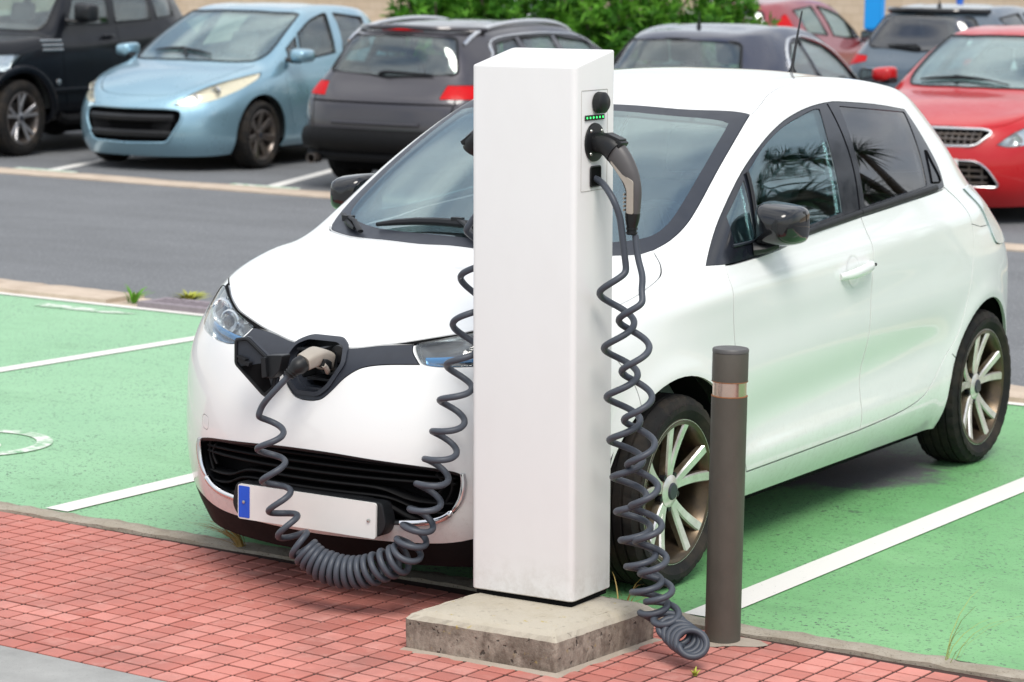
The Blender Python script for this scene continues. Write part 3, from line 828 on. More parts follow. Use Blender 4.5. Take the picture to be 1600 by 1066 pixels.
# red hydraulic tile, each piece a slightly different tone
k = NT('red_tile'); v = k.coord(kind='Object')
oi = k.n('ShaderNodeObjectInfo'); geo = k.n('ShaderNodeNewGeometry')
rnd = k.n('ShaderNodeTexWhiteNoise'); rnd.noise_dimensions = '3D'
pos = k.n('ShaderNodeVectorMath', operation='SNAP'); pos.inputs[1].default_value = (.085, .0775, 10)
k.l(geo.outputs['Position'], pos.inputs[0]); k.l(oi.outputs['Random'], rnd.inputs['Vector'])
c = k.mix(oi.outputs['Random'], (.45, .140, .108), (.63, .250, .205))
gp = k.n('ShaderNodeMapping'); k.l(geo.outputs['Position'], gp.inputs[0])
c = k.mix(k.ramp(k.noise(2.0, 6, .7, gp.outputs[0]), [(.44, 0.), (.72, .75)]), c, (.28, .125, .105))
c = k.mix(k.ramp(k.noise(9, 6, .7, gp.outputs[0]), [(.52, 0.), (.8, .6)]), c, (.64, .36, .31))
c = k.mix(k.ramp(k.noise(170, 3, .6, gp.outputs[0]), [(.60, 0.), (.75, .5)]), c, (.30, .11, .09))
k.bump(k.noise(160, 4, .6, gp.outputs[0]), .3, .002)
M['tile'] = k.set(Base_Color=c, Roughness=.78)
M['joint'] = plain('joint', (.050, .024, .019), .95, var=.5, scale=60, bump=.4)
M['grate'] = plain('grate', (.26, .22, .24), .7, .2, var=.3)

ground = sheet('ground', [(-300, -.35), (300, -.35), (300, 400), (-300, 400)], 0, 'asphalt')
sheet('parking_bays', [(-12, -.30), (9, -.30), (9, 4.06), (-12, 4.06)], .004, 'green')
for nm, P_, mt in (('bay_line', [(1.04, -.29), (1.155, -.29), (1.215, 3.98), (1.105, 3.98)], 'line'),
               ('bay_line', [(-1.55, -.29), (-1.445, -.29), (-1.375, 3.98), (-1.475, 3.98)], 'line'),
               ('bay_line', [(-3.99, -.29), (-3.89, -.29), (-3.72, 3.98), (-3.82, 3.98)], 'line'),
               ('bay_line', [(3.6, -.29), (3.71, -.29), (3.77, 3.98), (3.66, 3.98)], 'line'),
               ('edge_line', [(-12, 3.99), (9, 3.99), (9, 4.06), (-12, 4.06)], 'line'),
               ('painted_arrow', [(-5.30, 3.74), (-4.80, 3.76), (-4.62, 3.83), (-4.85, 3.85), (-5.34, 3.86)], 'worn_line')):
    sheet(nm, P_, .008, mt)
# round charging symbol painted in the next bay (its right edge is in view)
V, F = [], []; cx_, cy_ = -2.63, .50
for i in range(49):
    a = 2 * pi * i / 48
    for r_ in (.235, .300): V.append(Lp(cx_ + r_ * cos(a), cy_ + r_ * sin(a), .008))
for i in range(48): F.append((2 * i, 2 * i + 1, 2 * i + 3, 2 * i + 2))
link('painted_ring', new_mesh('painted_ring', V, F), 'worn_line', kind='structure')
sheet('painted_plug_mark', fillet([(-2.75, .36), (-2.55, .38), (-2.47, .46), (-2.55, .55), (-2.75, .52)], .05), .008, 'worn_line')
# front kerb with a ragged edge
def kerb_strip(name, x0, x1, y0, y1, z0, z1, mat, jag, n):
    rnd_ = random.Random(3); V, F = [], []
    for i in range(n + 1):
        x = x0 + (x1 - x0) * i / n; j = rnd_.uniform(-jag, jag) + .6 * jag * sin(x * 9); j2 = rnd_.uniform(-jag, jag) * .3; dz = rnd_.uniform(-.003, .003)
        for (y, z) in ((y0 + j2, z0), (y0 + j2, z1 + dz), ((y0 + y1) / 2, z1 + dz + .002), (y1 - .012 + j, z1 + dz), (y1 + j, z1 - .012 + dz), (y1 + j + .004, z0)): V.append(Lp(x, y, z))
    for i in range(n):
        for k_ in range(5): F.append((i * 6 + k_, (i + 1) * 6 + k_, (i + 1) * 6 + k_ + 1, i * 6 + k_ + 1))
    F += [tuple(range(6))[::-1], tuple(n * 6 + k_ for k_ in range(6))]
    return link(name, smooth(new_mesh(name, V, F), 50), mat, kind='structure')
kerb_strip('kerb', -12, 9, -.405, -.300, -.03, .011, 'kerb', .007, 420)
kerb_strip('rear_kerb', -12, -5.05, 4.06, 4.40, -.02, .030, 'pale_kerb', .012, 90)
kerb_strip('rear_kerb', -3.9, 9, 4.06, 4.40, -.02, .030, 'pale_kerb', .012, 150)
sheet('kerb_bed', [(-5.05, 4.06), (-3.9, 4.06), (-3.9, 4.38), (-5.05, 4.38)], .006, 'pale_kerb')
kerb_strip('far_kerb', -40, 20, 10.20, 10.62, -.02, .012, 'pale_kerb', .012, 200)
for x0 in (-17.4, -14.74, -12.12, -9.62, -7.0, -4.4, -1.8, .8):
    sheet('far_bay_line', [(x0 + .56, 10.70), (x0 + .70, 10.70), (x0 - 1.02, 15.4), (x0 - 1.14, 15.4)], .004, 'line')
    sheet('far_bay_line', [(x0 + .20, 10.68), (x0 + .95, 10.68), (x0 + .90, 10.80), (x0 + .18, 10.80)], .0042, 'worn_line')
# drain grating in the rear kerb
gt = empty('drain_grating', Lp(-4.52, 4.19, 0), LY, label='small iron drain grating with slots beside the rear kerb', cat='drain')
b = MB()
b.box((0, .10, .02), (.30, .03, .018)); b.box((0, -.10, .02), (.30, .03, .018))
for q in (-.285, .285): b.box((q, 0, .0195), (.02, .075, .017))
b.link('grate_frame', 'grate', gt, bevel=.003)
for i in range(8):
    b = MB(); x = -.24 + .48 * i / 7; b.box((x, 0, .030), (.011, .074, .008), Matrix.Rotation(-.35, 3, 'Z')); b.link('grate_bar', 'grate', gt, bevel=.003)
b = MB(); b.box((0, 0, .007), (.28, .09, .002)); b.link('drain_pit', 'black_matte', gt)
# sidewalk
TA = radians(-2.6); DX, DY = .0853, .0772
def row_pt(lx, ly): return (-.96 + lx * cos(TA) - ly * sin(TA), -.9173 + lx * sin(TA) + ly * cos(TA))
E0, E1 = row_pt(-16, -10.5 * DY), row_pt(14, -10.5 * DY)
def flat(name, P_, z, mat): return link(name, new_mesh(name, [(x, y, z) for x, y in P_], [tuple(range(len(P_)))]), mat, kind='structure')
K0, K1 = Lp(E0[0], -.40)[:2], Lp(E1[0], -.40)[:2]
side_walk = flat('sidewalk', [E0, E1, K1, K0], -.001, 'joint')
F0, F1 = row_pt(-16, -10.5 * DY + .004), row_pt(14, -10.5 * DY + .004)
flat('pavement', [(-300, -150), (300, -150), (300, F1[1]), F1, F0, (-300, F0[1])], -.0005, 'pavement')
for x0, x1 in ((-300, E0[0]), (E1[0], 300)): flat('pavement', [(x0, min(E0[1], E1[1]) - 1), (x1, min(E0[1], E1[1]) - 1), (x1, -.2), (x0, -.2)], -.003, 'pavement')
def tile_mesh():
    b = bmesh.new(); hx, hy = DX / 2 - .0048, DY / 2 - .0056
    V = [b.verts.new((sx * hx, sy * hy, 0)) for sx, sy in ((-1, -1), (1, -1), (1, 1), (-1, 1))] + [b.verts.new((sx * hx, sy * hy, .0032)) for sx, sy in ((-1, -1), (1, -1), (1, 1), (-1, 1))] + [b.verts.new((sx * (hx - .002), sy * (hy - .002), .0048)) for sx, sy in ((-1, -1), (1, -1), (1, 1), (-1, 1))]
    for i in range(4):
        j = (i + 1) % 4; b.faces.new((V[i], V[j], V[4 + j], V[4 + i])); b.faces.new((V[4 + i], V[4 + j], V[8 + j], V[8 + i]))
    b.faces.new(V[8:12]); m_ = bpy.data.meshes.new('tile'); b.to_mesh(m_); b.free(); m_.materials.append(M['tile']); return m_
TM = tile_mesh()
ca, sa = cos(TA), sin(TA); cand, rest_ = [], MB()
def proj(p):
    d = Vector(p) - CAM_POS; z = d.dot(_f); return 800 + FPX * d.dot(_r) / z, 533 - FPX * d.dot(_u) / z, z
tv = [tuple(v.co) for v in TM.vertices]; tf = [tuple(p.vertices) for p in TM.polygons]
PL = [(.569, -1.136), (1.069, -1.128), (1.112, -.630), (.610, -.610)]      # plinth footprint
def in_plinth(x, y): return .53 < x < 1.15 and -1.17 < y < -.60
for i in range(-150, 110):
    for j in range(-10, 12):
        lx, ly = -.960 + i * DX, -.9173 + j * DY
        x = -.96 + (lx + .96) * ca - (ly + .9173) * sa; y = -.9173 + (lx + .96) * sa + (ly + .9173) * ca
        yy = y - LY * x
        if not yy < -.405 - DY * .42: continue
        px, py, pz = proj((x, y, .02)); rr2 = random.uniform(-.0007, .0009)
        vis = -15 < px < 1615 and py < 1085 and not (.60 < x < 1.06 and -1.09 < y < -.63)
        (cand if vis else rest_.__dict__.setdefault('far', [])).append((pz, x, y, rr2))
cand.sort()
for n_, (pz, x, y, dz) in enumerate(cand):
    if n_ < 300:
        o = bpy.data.objects.new('tile', TM); C.objects.link(o); o.parent = side_walk
        o.location = (x, y, -.001 + dz); o.rotation_euler = (dz * 6, dz * 5, TA + random.uniform(-.008, .008))
    else: rest_.far.append((pz, x, y, dz))
tb = MB()
for pz, x, y, dz in rest_.far:
    if -4 < x < 4.5: tb.add([(x + v_[0] * ca - v_[1] * sa, y + v_[0] * sa + v_[1] * ca, -.001 + dz + v_[2]) for v_ in tv], tf)
link('tile_field', tb.mesh('tile_field'), 'tile', side_walk, kind='stuff')
# mortar collar where the tiles are cut round the bollard
k = NT('mortar'); v = k.coord()
k.bump(k.noise(60, 6, .7, v), .6, .006)
M['mortar'] = k.set(Base_Color=k.mix(k.noise(12, 6, .7, v), (.27, .215, .165), (.46, .40, .33)), Roughness=.95)
V = []; nn = 30
for i in range(nn):
    a = 2 * pi * i / nn; r_ = .085 + .022 * sin(3 * a + 1) + .01 * random.random(); V.append((1.274 + r_ * 1.15 * cos(a) + .01, -.511 + r_ * .9 * sin(a), .0045 + .001 * random.random()))
V.append((1.274, -.511, .008)); link('mortar_patch', new_mesh('mortar_patch', V, [(i, (i + 1) % nn, nn) for i in range(nn)]), 'mortar', kind='structure')
M['dry_lime'] = plain('dry_lime', (.30, .36, .10), .7, var=.3)
# stray straw on the tiles
def blades(name, label, cat, base, n, h, spread, mat, seed, lean=(0, 0), wd=.003, seeds=False, group=None):
    rn = random.Random(seed); root = empty(name, base, label=label, cat=cat, group=group); b = MB()
    for i in range(n):
        a = rn.uniform(0, 2 * pi); L = h * rn.uniform(.5, 1.1); s1 = spread * rn.uniform(.2, 1); r0 = rn.uniform(0, spread * .25)
        P_ = [Vector((r0 * cos(a) + (s1 * cos(a) + lean[0]) * t ** 1.6, r0 * sin(a) + (s1 * sin(a) + lean[1]) * t ** 1.6, L * t - .25 * L * t ** 3)) for t in (0, .25, .5, .75, 1)]
        sd = Vector((-sin(a), cos(a), 0)); o_ = len(b.V); V = []
        for q, p in enumerate(P_): wq = wd * (1, .9, .75, .5, .08)[q]; V += [p - sd * wq, p + sd * wq + Vector((0, 0, wq * .4))]
        b.add(V, [(2 * q, 2 * q + 1, 2 * q + 3, 2 * q + 2) for q in range(4)])
        if seeds:
            for q in range(6):
                p = P_[4] * (1 - q * .06) + P_[3] * q * .06; b.box(p + Vector((rn.uniform(-.003, .003), rn.uniform(-.003, .003), 0)), (.0016, .0016, .005))
    link('grass_blade', b.mesh('grass_blade'), mat, root, kind='stuff')
    return root

# ------------------------------------------------------------------ charging post, plinth and bollard
pl = empty('plinth', (0, 0, 0), label='weathered concrete plinth with lichen under the white charging post', cat='plinth')
bm = bmesh.new(); rn = random.Random(5)
lv = [(0.0, .0, -.004), (.0, .0, .050), (.0, .0, .096), (.012, .0, .109), (.030, .0, .118), (.034, 0, .1155), (.040, 0, .119)]
cxp = sum(p[0] for p in PL) / 4; cyp = sum(p[1] for p in PL) / 4; rings = []
for ins, _, z in lv:
    P_ = fillet(offset(PL, -ins), .012, 3); ring = []
    for i in range(len(P_)):
        a, b_ = Vector(P_[i]), Vector(P_[(i + 1) % len(P_)]); ns = max(1, int((b_ - a).length / .018))
        ns = 24 if (b_ - a).length > .2 else 1
        for q in range(ns): p = a + (b_ - a) * q / ns; ring.append(bm.verts.new((p.x + rn.uniform(-.0016, .0016), p.y + rn.uniform(-.0016, .0016), z + (rn.uniform(-.0009, .0009) if z > .02 else 0))))
    rings.append(ring)
for a in range(len(rings) - 1):
    n_ = len(rings[0])
    for i in range(n_): bm.faces.new((rings[a][i], rings[a][(i + 1) % n_], rings[a + 1][(i + 1) % n_], rings[a + 1][i]))
bm.faces.new(rings[-1]); bmesh.ops.recalc_face_normals(bm, faces=bm.faces)
m_ = bpy.data.meshes.new('plinth_block'); bm.to_mesh(m_); bm.free(); smooth(m_, 35); link('plinth_block', m_, 'plinth', pl)
b = MB(); P_ = offset(PL, .022); V = []
for i in range(4):
    a, b_ = Vector(P_[i]), Vector(P_[(i + 1) % 4]); c1, c2 = Vector(PL[i]), Vector(PL[(i + 1) % 4])
    for q in range(16):
        t = q / 16; o_ = a + (b_ - a) * t; n_ = c1 + (c2 - c1) * t; o_ = n_ + (o_ - n_) * random.uniform(.3, 1.1); V += [(o_.x, o_.y, .0032), (n_.x, n_.y, .011)]
b.add(V, [(2 * i, 2 * ((i + 1) % 64), 2 * ((i + 1) % 64) + 1, 2 * i + 1) for i in range(64)]); b.link('mortar_skirt', 'mortar', pl)

post = empty('charging_post', (.784, -.728, .121), label='tall white electric charging post with sockets on its sides', cat='charging post')
LEAN = Matrix.Rotation(-.0135, 3, Vector((-.5208, .8537, 0)))      # the post stands plumb, the car park falls slightly
post.rotation_euler = LEAN.to_euler()
PX0, PX1, PY0, PY1 = .608, .955, -.843, -.613
def local(o, b): b.V = [(v_[0] - o.location.x, v_[1] - o.location.y, v_[2] - o.location.z) for v_ in b.V]; return b
OUT = fillet([(PX0, PY0), (PX1, PY0), (PX1, PY1), (PX0, PY1)], .020, 6); n_ = len(OUT)
def ztop(y): return 1.672 + (y - PY0) / (PY1 - PY0) * .046
b = MB(); V = []
V += [(x, y, .136) for x, y in offset(OUT, -.003)]; V += [(x, y, .139) for x, y in OUT]
V += [(x, y, ztop(y) - .004) for x, y in OUT]; V += [(x, y, ztop(y) - .001) for x, y in offset(OUT, -.0015)]; V += [(x, y, ztop(y)) for x, y in offset(OUT, -.005)]
F = [(a * n_ + i, a * n_ + (i + 1) % n_, (a + 1) * n_ + (i + 1) % n_, (a + 1) * n_ + i) for a in range(4) for i in range(n_)]
F += [tuple(range(n_))[::-1], tuple(4 * n_ + i for i in range(n_))]
b.add(V, F); local(post, b).link('cabinet', 'cabinet', post, 30)
b = MB(); b.prism(offset(OUT, -.010), 'z', .119, .1365); local(post, b).link('shadow_gap', 'black_matte', post)  # dark gap under the cabinet, its shade put in as a black block
for sd, X in ((1, PX1), (-1, PX0)):
    sp_ = empty('socket_panel', (0, 0, 0)); sp_.parent = post; sp_.location = (-post.location.x, -post.location.y + .018, -post.location.z)
    def xp(b, nm, mat, sm=40, bev=0):
        return b.link(nm, mat, sp_, sm, bev)
    def xr(a, c_): return (X + sd * a, X + sd * c_) if sd > 0 else (X + sd * c_, X + sd * a)
    HOLE = fillet([(-.780, 1.333), (-.722, 1.333), (-.722, 1.390), (-.780, 1.390)], .008, 4)
    b = MB(); b.tube([(X + sd * .0002, y_, z_) for y_, z_ in fillet([(-.829, 1.322), (-.680, 1.322), (-.680, 1.607), (-.829, 1.607)], .004)], .0009, 6, True); xp(b, 'panel_seam', 'seam')
    b = MB(); b.prism(HOLE, 'x', *xr(.0024, .0034)); xp(b, 'cable_hole', 'black_matte')
    b = MB(); b.tube([(X + sd * .0035, y, z) for y, z in HOLE], .0022, 6, True); xp(b, 'hole_rim', 'plug_black')
    b = MB(); b.lathe([(.0, sd * .034), (.022, sd * .033), (.030, sd * .026), (.031, sd * .006), (.029, sd * .0022)], 'x', 32, (X, -.742, 1.571)); xp(b, 'key_cap', 'plug_black')
    b = MB(); b.prism([(-.812, 1.522), (-.702, 1.522), (-.702, 1.537), (-.812, 1.537)], 'x', *xr(.0022, .0040)); xp(b, 'indicator_strip', 'plug_black', bev=.0006)
    for i in range(6):
        b = MB(); b.box((X + sd * .0044, -.802 + .0180 * i, 1.5295), (.0006, .0022, .0026)); xp(b, 'indicator_light', 'led')
    b = MB(); b.lathe([(.0, sd * .009), (.044, sd * .009), (.0545, sd * .0065), (.0555, sd * .0022)], 'x', 40, (X, -.757, 1.459)); xp(b, 'socket_flange', 'plug_black')
    for a in (.8, 2.3, 3.95, 5.45):
        b = MB(); b.lathe([(.0, sd * .0125), (.004, sd * .0118), (.0052, sd * .009)], 'x', 10, (X, -.757 + .0445 * cos(a), 1.459 + .0445 * sin(a))); xp(b, 'screw', 'screw')
# holder on the far side, left empty by the plug that is in the car
b = MB(); P_ = [(.606, 1.462), (.575, 1.452), (.552, 1.432), (.552, 1.405), (.575, 1.400), (.606, 1.410)]
b.tube([(.612, -.757, 1.459), (.590, -.757, 1.452), (.568, -.757, 1.436), (.556, -.757, 1.418)], [.040, .040, .038, .030], 18); b.box((.556, -.757, 1.455), (.022, .030, .006), Matrix.Rotation(-.6, 3, 'Y'))
local(post, b).link('plug_holder', 'plug_black', post)

bo = empty('bollard', (1.274, -.511, 0), label='slim brown metal bollard with a copper reflector band', cat='bollard')
b = MB(); b.lathe([(.0525, 0), (.0525, .732)], 'z', 48); b.link('bollard_post', 'bollard', bo)
b = MB(); b.lathe([(.0495, .7325), (.0495, .7745)], 'z', 48); b.link('reflector_band', 'copper', bo)
for h_ in (.7318, .7748):
    b = MB(); b.lathe([(.050, h_ - .0022), (.0532, h_ - .0010), (.0532, h_ + .0010), (.050, h_ + .0022)], 'z', 48); b.link('band_edge', 'rust', bo)
b = MB(); b.lathe([(.0525, .775), (.0525, .855), (.0515, .859)], 'z', 48); b.link('bollard_neck', 'bollard', bo)
b = MB(); b.lathe([(.0530, .8595), (.0530, .868), (.0505, .871), (.0, .8725)], 'z', 48); b.link('bollard_cap', 'bollard_cap', bo)

# ------------------------------------------------------------------ coiled charging cables
def coil(knots, R, up, lead_in=(), lead_out=(), per=26):
    """knots: (x,y,z,phase in turns). Axis through the knots, helix of radius R around it in the plane with normal `up`."""
    P_ = [np.array(k_[:4]) for k_ in knots]; ax = cr(P_, 40); Nn = Vector(up).normalized(); out = []
    tot = []
    for i in range(len(ax)):
        a = Vector(ax[max(0, i - 1)][:3]); c_ = Vector(ax[min(len(ax) - 1, i + 1)][:3]); T = (c_ - a).normalized()
        L_ = Nn.cross(T).normalized(); N2 = T.cross(L_); th = 2 * pi * ax[i][3]
        rad = R(i / (len(ax) - 1)) if callable(R) else R
        out.append(Vector(ax[i][:3]) + (L_ * cos(th) + N2 * sin(th)) * rad)
    return list(lead_in) + out + list(lead_out)
def resample(P_, d):
    out = [P_[0]]; acc = 0
    for a, b_ in zip(P_, P_[1:]):
        L = (b_ - a).length
        while acc + L >= d and L > 1e-9:
            a = a + (b_ - a) * ((d - acc) / L); L = (b_ - a).length; acc = 0; out.append(a)
        acc += L
    return out
def smooth_path(P_, it=2):
    for _ in range(it): P_ = [P_[0]] + [(P_[i - 1] + P_[i] * 2 + P_[i + 1]) / 4 for i in range(1, len(P_) - 1)] + [P_[-1]]
    return P_
Ldown = [(-0.042, -0.959, 0.592), (-0.042, -0.959, 0.492), (-0.027, -0.956, 0.399), (-0.006, -0.951, 0.312), (0.023, -0.945, 0.245), (0.062, -0.936, 0.199)]
Lup = [(0.382, -0.864, 0.201), (0.4, -0.86, 0.237), (0.419, -0.856, 0.282), (0.441, -0.851, 0.336), (0.461, -0.846, 0.414), (0.486, -0.841, 0.491), (0.509, -0.836, 0.577), (.531, -.831, .673), (.545, -.817, .779), (.552, -.797, .899), (.555, -.762, 1.035), (.560, -.745, 1.18)]
Lbot = [(0.097, -0.928, 0.168), (0.149, -0.917, 0.145), (0.21, -0.903, 0.137), (0.27, -0.889, 0.147), (0.33, -0.876, 0.174)]
kn = [(*p, i) for i, p in enumerate(Ldown)]
kn += [(*p, 5 + q) for p, q in zip(Lbot, (2.3, 5.0, 7.8, 10.4, 12.6))]
kn += [(*p, 19.5 + i) for i, p in enumerate(Lup)]
pn = Vector((.2, -.6, 0)).normalized(); pn = Vector((-pn.x, -pn.y, 0)) if pn.y < 0 else pn
VN = Vector((-.316, .949, 0))
pathL = coil(kn, lambda t: .0405 if t < .3 else .0440, VN,
             lead_in=[Vector(p) for p in cr([(.020, -.945, .728), (-.010, -.962, .690), (-.045, -.972, .650), (-.080, -.965, .612)], 8)][:-2],
             lead_out=[Vector(p) for p in cr([(.575, -.735, 1.27), (.585, -.745, 1.33), (.600, -.752, 1.36), (.613, -.752, 1.362)], 6)])
pathL = smooth_path(resample(pathL, .0055), 6)
HA = [(1.022, -.748, 1.033), (1.044, -.755, .877), (1.059, -.760, .738), (1.073, -.764, .615), (1.089, -.769, .510), (1.107, -.775, .412), (1.127, -.781, .332), (1.152, -.789, .260), (1.177, -.797, .190), (1.206, -.806, .135)]
HB = [(1.094, -.771, .964), (1.109, -.775, .819), (1.123, -.780, .681), (1.140, -.785, .554), (1.156, -.790, .436), (1.177, -.797, .339), (1.200, -.804, .249), (1.225, -.812, .172), (1.254, -.821, .118)]
kn = [(1.014, -.746, 1.16, -.72)] + [(*p, i) for i, p in enumerate(HA)]
def coil2(kn_, R):
    P_ = cr([np.array(k_) for k_ in kn_], 40); out = []
    for i, p in enumerate(P_):
        L_ = Vector((-.854, -.521, 0)); B_ = Vector((-.521, .854, 0)); tilt = Vector((0, 0, 1))
        q = i / (len(P_) - 1); th = 2 * pi * p[3]
        zt = max(0, min(1, (.17 - p[2]) / .09))
        up_ = L_ * cos(th)
        dn = (B_ * (1 - .55 * zt) + tilt * (.80 * zt)) * sin(th)
        out.append(Vector(p[:3]) + (up_ + dn) * R + Vector((0, 0, .012 * zt)) )
    return out
down = coil2(kn, .0470)
# the bundle on the ground and the second strand going back up: same hand of winding, opposite sense of travel
rings = [(1.356, -.855, .066), (1.344, -.851, .068), (1.330, -.845, .071), (1.314, -.840, .076), (1.296, -.834, .084), (1.276, -.828, .096)]
kn2 = [(*p, -i) for i, p in enumerate(rings)] + [(*p, -6 - i) for i, p in enumerate(HB[::-1])] + [(1.098, -.772, 1.07, -6 - len(HB) + .35)]
P_ = [down[-1]] + [Vector(p) for p in cr([tuple(down[-1]), (1.215, -.765, .085), (1.265, -.775, .045), (1.318, -.800, .034)], 6)][1:] + coil2(kn2, .0425)
pathR = [Vector(p) for p in cr([(.945, -.750, 1.360), (.975, -.752, 1.352), (1.010, -.775, 1.335), (1.045, -.790, 1.30), (1.058, -.780, 1.255)], 8)] + down[20:] + P_[1:-20]
pathR += [Vector(p) for p in cr([(1.118, -.772, 1.05), (1.116, -.760, 1.09), (1.098, -.752, 1.14), (1.088, -.748, 1.205)], 6)]
pathR = smooth_path(resample(pathR, .0055), 8)
def follow(p):      # the upper end of the right-hand cable sits on the leaning face
    t = min(1, max(0, (p.z - 1.05) / .25)); return p + Vector((-.0165, .0085, 0)) * t
pathR = [follow(p) for p in pathR]
def plug_shape(root, ctr, rad, fl_, sub):
    """Swept, flattened body of a plug."""
    b = MB(); c_ = cr(ctr, 5); r_ = [q[0] for q in cr([(x,) for x in rad], 5)]
    b.tube([Vector(p) for p in c_], r_, 20, flat=fl_); return b
for nm, path in (('L', pathL), ('R', pathR)):
    lab = ('coiled dark grey charging cable running from the car nose to the white post' if nm == 'L' else 'coiled dark grey charging cable hanging beside the bollard with its plug holstered')
    rt = empty('charging_cable', tuple(path[-1] if nm == 'L' else path[0]), label=lab, cat='cable')
    b = MB(); b.tube(path, .0098, 10); local(rt, b).link('coiled_cable', 'cable', rt, 80)
    if nm == 'R':
        y = -.757; fl_ = ((0, 1, 0), .80)
        pg = empty('plug', (0, 0, 0)); pg.parent = rt; pg.location = -rt.location + Vector((-.0165, .0085, 0))
        b = plug_shape(None, [(.962, y, 1.459), (.985, y, 1.459), (1.010, y, 1.452), (1.030, y, 1.438)], [.030, .031, .034, .036], ((0, 1, 0), .98), 5); b.link('plug_collar', 'plug_black', pg, 50)
        b = MB(); b.box((1.026, y, 1.474), (.026, .020, .009), Matrix.Rotation(.35, 3, 'Y')); b.box((1.046, y, 1.461), (.010, .022, .010), Matrix.Rotation(.6, 3, 'Y')); b.link('plug_latch', 'plug_black', pg, bevel=.003)
        b = plug_shape(None, [(1.024, y, 1.442), (1.050, y, 1.412), (1.074, y, 1.375), (1.088, y, 1.335), (1.090, y, 1.300), (1.088, y, 1.262)], [.0345, .033, .029, .0245, .0225, .0215], fl_, 5); b.link('plug_handle', 'plug_grey', pg, 50)
        for q in (-1, 1):
            b = MB(); S_ = fillet([(1.022, 1.408), (1.030, 1.420), (1.045, 1.418), (1.062, 1.392), (1.076, 1.372), (1.098, 1.358), (1.100, 1.264), (1.078, 1.266), (1.078, 1.330), (1.070, 1.350), (1.045, 1.380)], .006, 3)
            b.prism(S_, 'y', y + q * .0195 - .003, y + q * .0195 + .003); b.link('handle_inlay', 'plug_beige', pg, bevel=.0015)
        for i in range(5):
            b = MB(); b.box((1.0665, y - .010, 1.275 + .011 * i), (.0012, .008, .0030)); b.link('grip_rib', 'plug_beige', pg)
        b = plug_shape(None, [(1.088, y, 1.266), (1.087, y, 1.245), (1.086, y, 1.222), (1.086, y, 1.205)], [.0225, .020, .0150, .0150], ((0, 1, 0), .95), 4)
        for h_ in (1.236, 1.222, 1.210): b.lathe([(.0150, -.003), (.0172, -.0015), (.0172, .0015), (.0150, .003)], 'z', 16, (1.086, y, h_))
        b.link('cable_boot', 'plug_black', pg, 50)
    else:
        pg = empty('plug', (0, 0, 0)); pg.parent = rt; pg.location = -rt.location
        fl_ = ((0, 0, 1), .95)
        b = MB(); b.tube([Vector(p) for p in cr([(.022, -.735, .742), (.026, -.775, .748), (.034, -.800, .756)], 4)], .030, 20, flat=fl_, e=.7); b.link('plug_nose', 'plug_beige', pg, 40)
        b = MB(); P_ = cr([(.034, -.790, .756), (.043, -.825, .768), (.050, -.855, .775), (.050, -.885, .771), (.044, -.912, .762)], 4)
        b.tube([Vector(p) for p in P_], [.0335 - .007 * i / (len(P_) - 1) for i in range(len(P_))], 24, flat=((.25, -.25, 1), .86), e=.55); b.link('plug_handle', 'plug_beige', pg, 35)
        b = MB(); b.tube([Vector(p) for p in cr([(.064, -.808, .742), (.073, -.838, .752), (.077, -.864, .757)], 4)], [.010] * 9, 14, flat=((0, 0, 1), 1.35), e=.6); b.link('grip_recess', 'plug_black', pg, 40)
        b = MB(); b.tube([Vector(p) for p in cr([(.062, -.812, .722), (.078, -.840, .738), (.083, -.862, .752)], 4)], .0075, 12, e=.7); b.link('grip_bar', 'plug_beige', pg, 40)
        b = plug_shape(None, [(.044, -.912, .760), (.036, -.930, .750), (.028, -.940, .740), (.018, -.948, .727)], [.0265, .027, .020, .0155], ((.8, .4, .3), .95), 4); b.link('cable_boot', 'plug_black', pg, 50)
        for t_ in (.35, .6, .85):
            c_ = Vector((.034, -.934, .746)).lerp(Vector((.014, -.951, .722)), t_); b = MB(); a_ = Vector((-.5, -.35, -.8)).normalized(); u_ = a_.orthogonal().normalized(); w_ = a_.cross(u_)
            b.tube([c_ + (u_ * cos(2 * pi * i / 16) + w_ * sin(2 * pi * i / 16)) * (.0195 - .004 * t_) for i in range(16)], .0028, 6, True); b.link('boot_ring', 'plug_black', pg)
        b = MB(); b.box((.030, -.775, .783), (.008, .026, .010)); b.link('plug_latch', 'plug_black', pg, bevel=.003)

# ------------------------------------------------------------------ weeds
blades('dry_grass', 'dry straw-coloured grass tuft growing at the kerb under the number plate', 'grass', Lp(-.60, -.372, .006), 24, .15, .10, 'dry_grass', 1, lean=(-.12, -.09), wd=.0028)
blades('dry_grass', 'thin dry grass blades at the kerb in front of the front wheel', 'grass', Lp(.86, -.33, .006), 6, .16, .16, 'dry_grass', 2, lean=(.06, 0))
blades('tall_grass', 'few tall thin green grass stalks beside the kerb right of the bollard', 'grass', Lp(1.92, -.34, .006), 7, .30, .16, 'dry_lime', 4, lean=(.10, .02), wd=.0013)
blades('weed', 'tiny green weed in the wide tile joint beside the coiled cable', 'weed', (1.386, -.900, .001), 9, .03, .02, 'lime_grass', 5, wd=.004)
for i, (x, y, n_, h_, mt, lb) in enumerate(((-4.93, 4.16, 16, .12, 'pale_leaf', 'green leafy weed at the broken end of the rear kerb'), (-4.72, 4.40, 46, .07, 'lime_grass', 'yellow-flowered weed just left of the drain grating'), (-4.36, 4.40, 40, .06, 'lime_grass', 'yellow weed behind the middle of the drain grating'),
        (-4.16, 4.36, 34, .06, 'lime_grass', 'yellow weed at the right end of the drain grating'), (-4.05, 4.20, 46, .07, 'lime_grass', 'yellow weed clump next to the white car headlight'))):
    blades('weed', lb, 'weed', Lp(x, y, .01), n_ + (30 if mt == 'lime_grass' else 0), h_, .12, mt, 20 + i, wd=.010, group='weeds along the rear kerb')
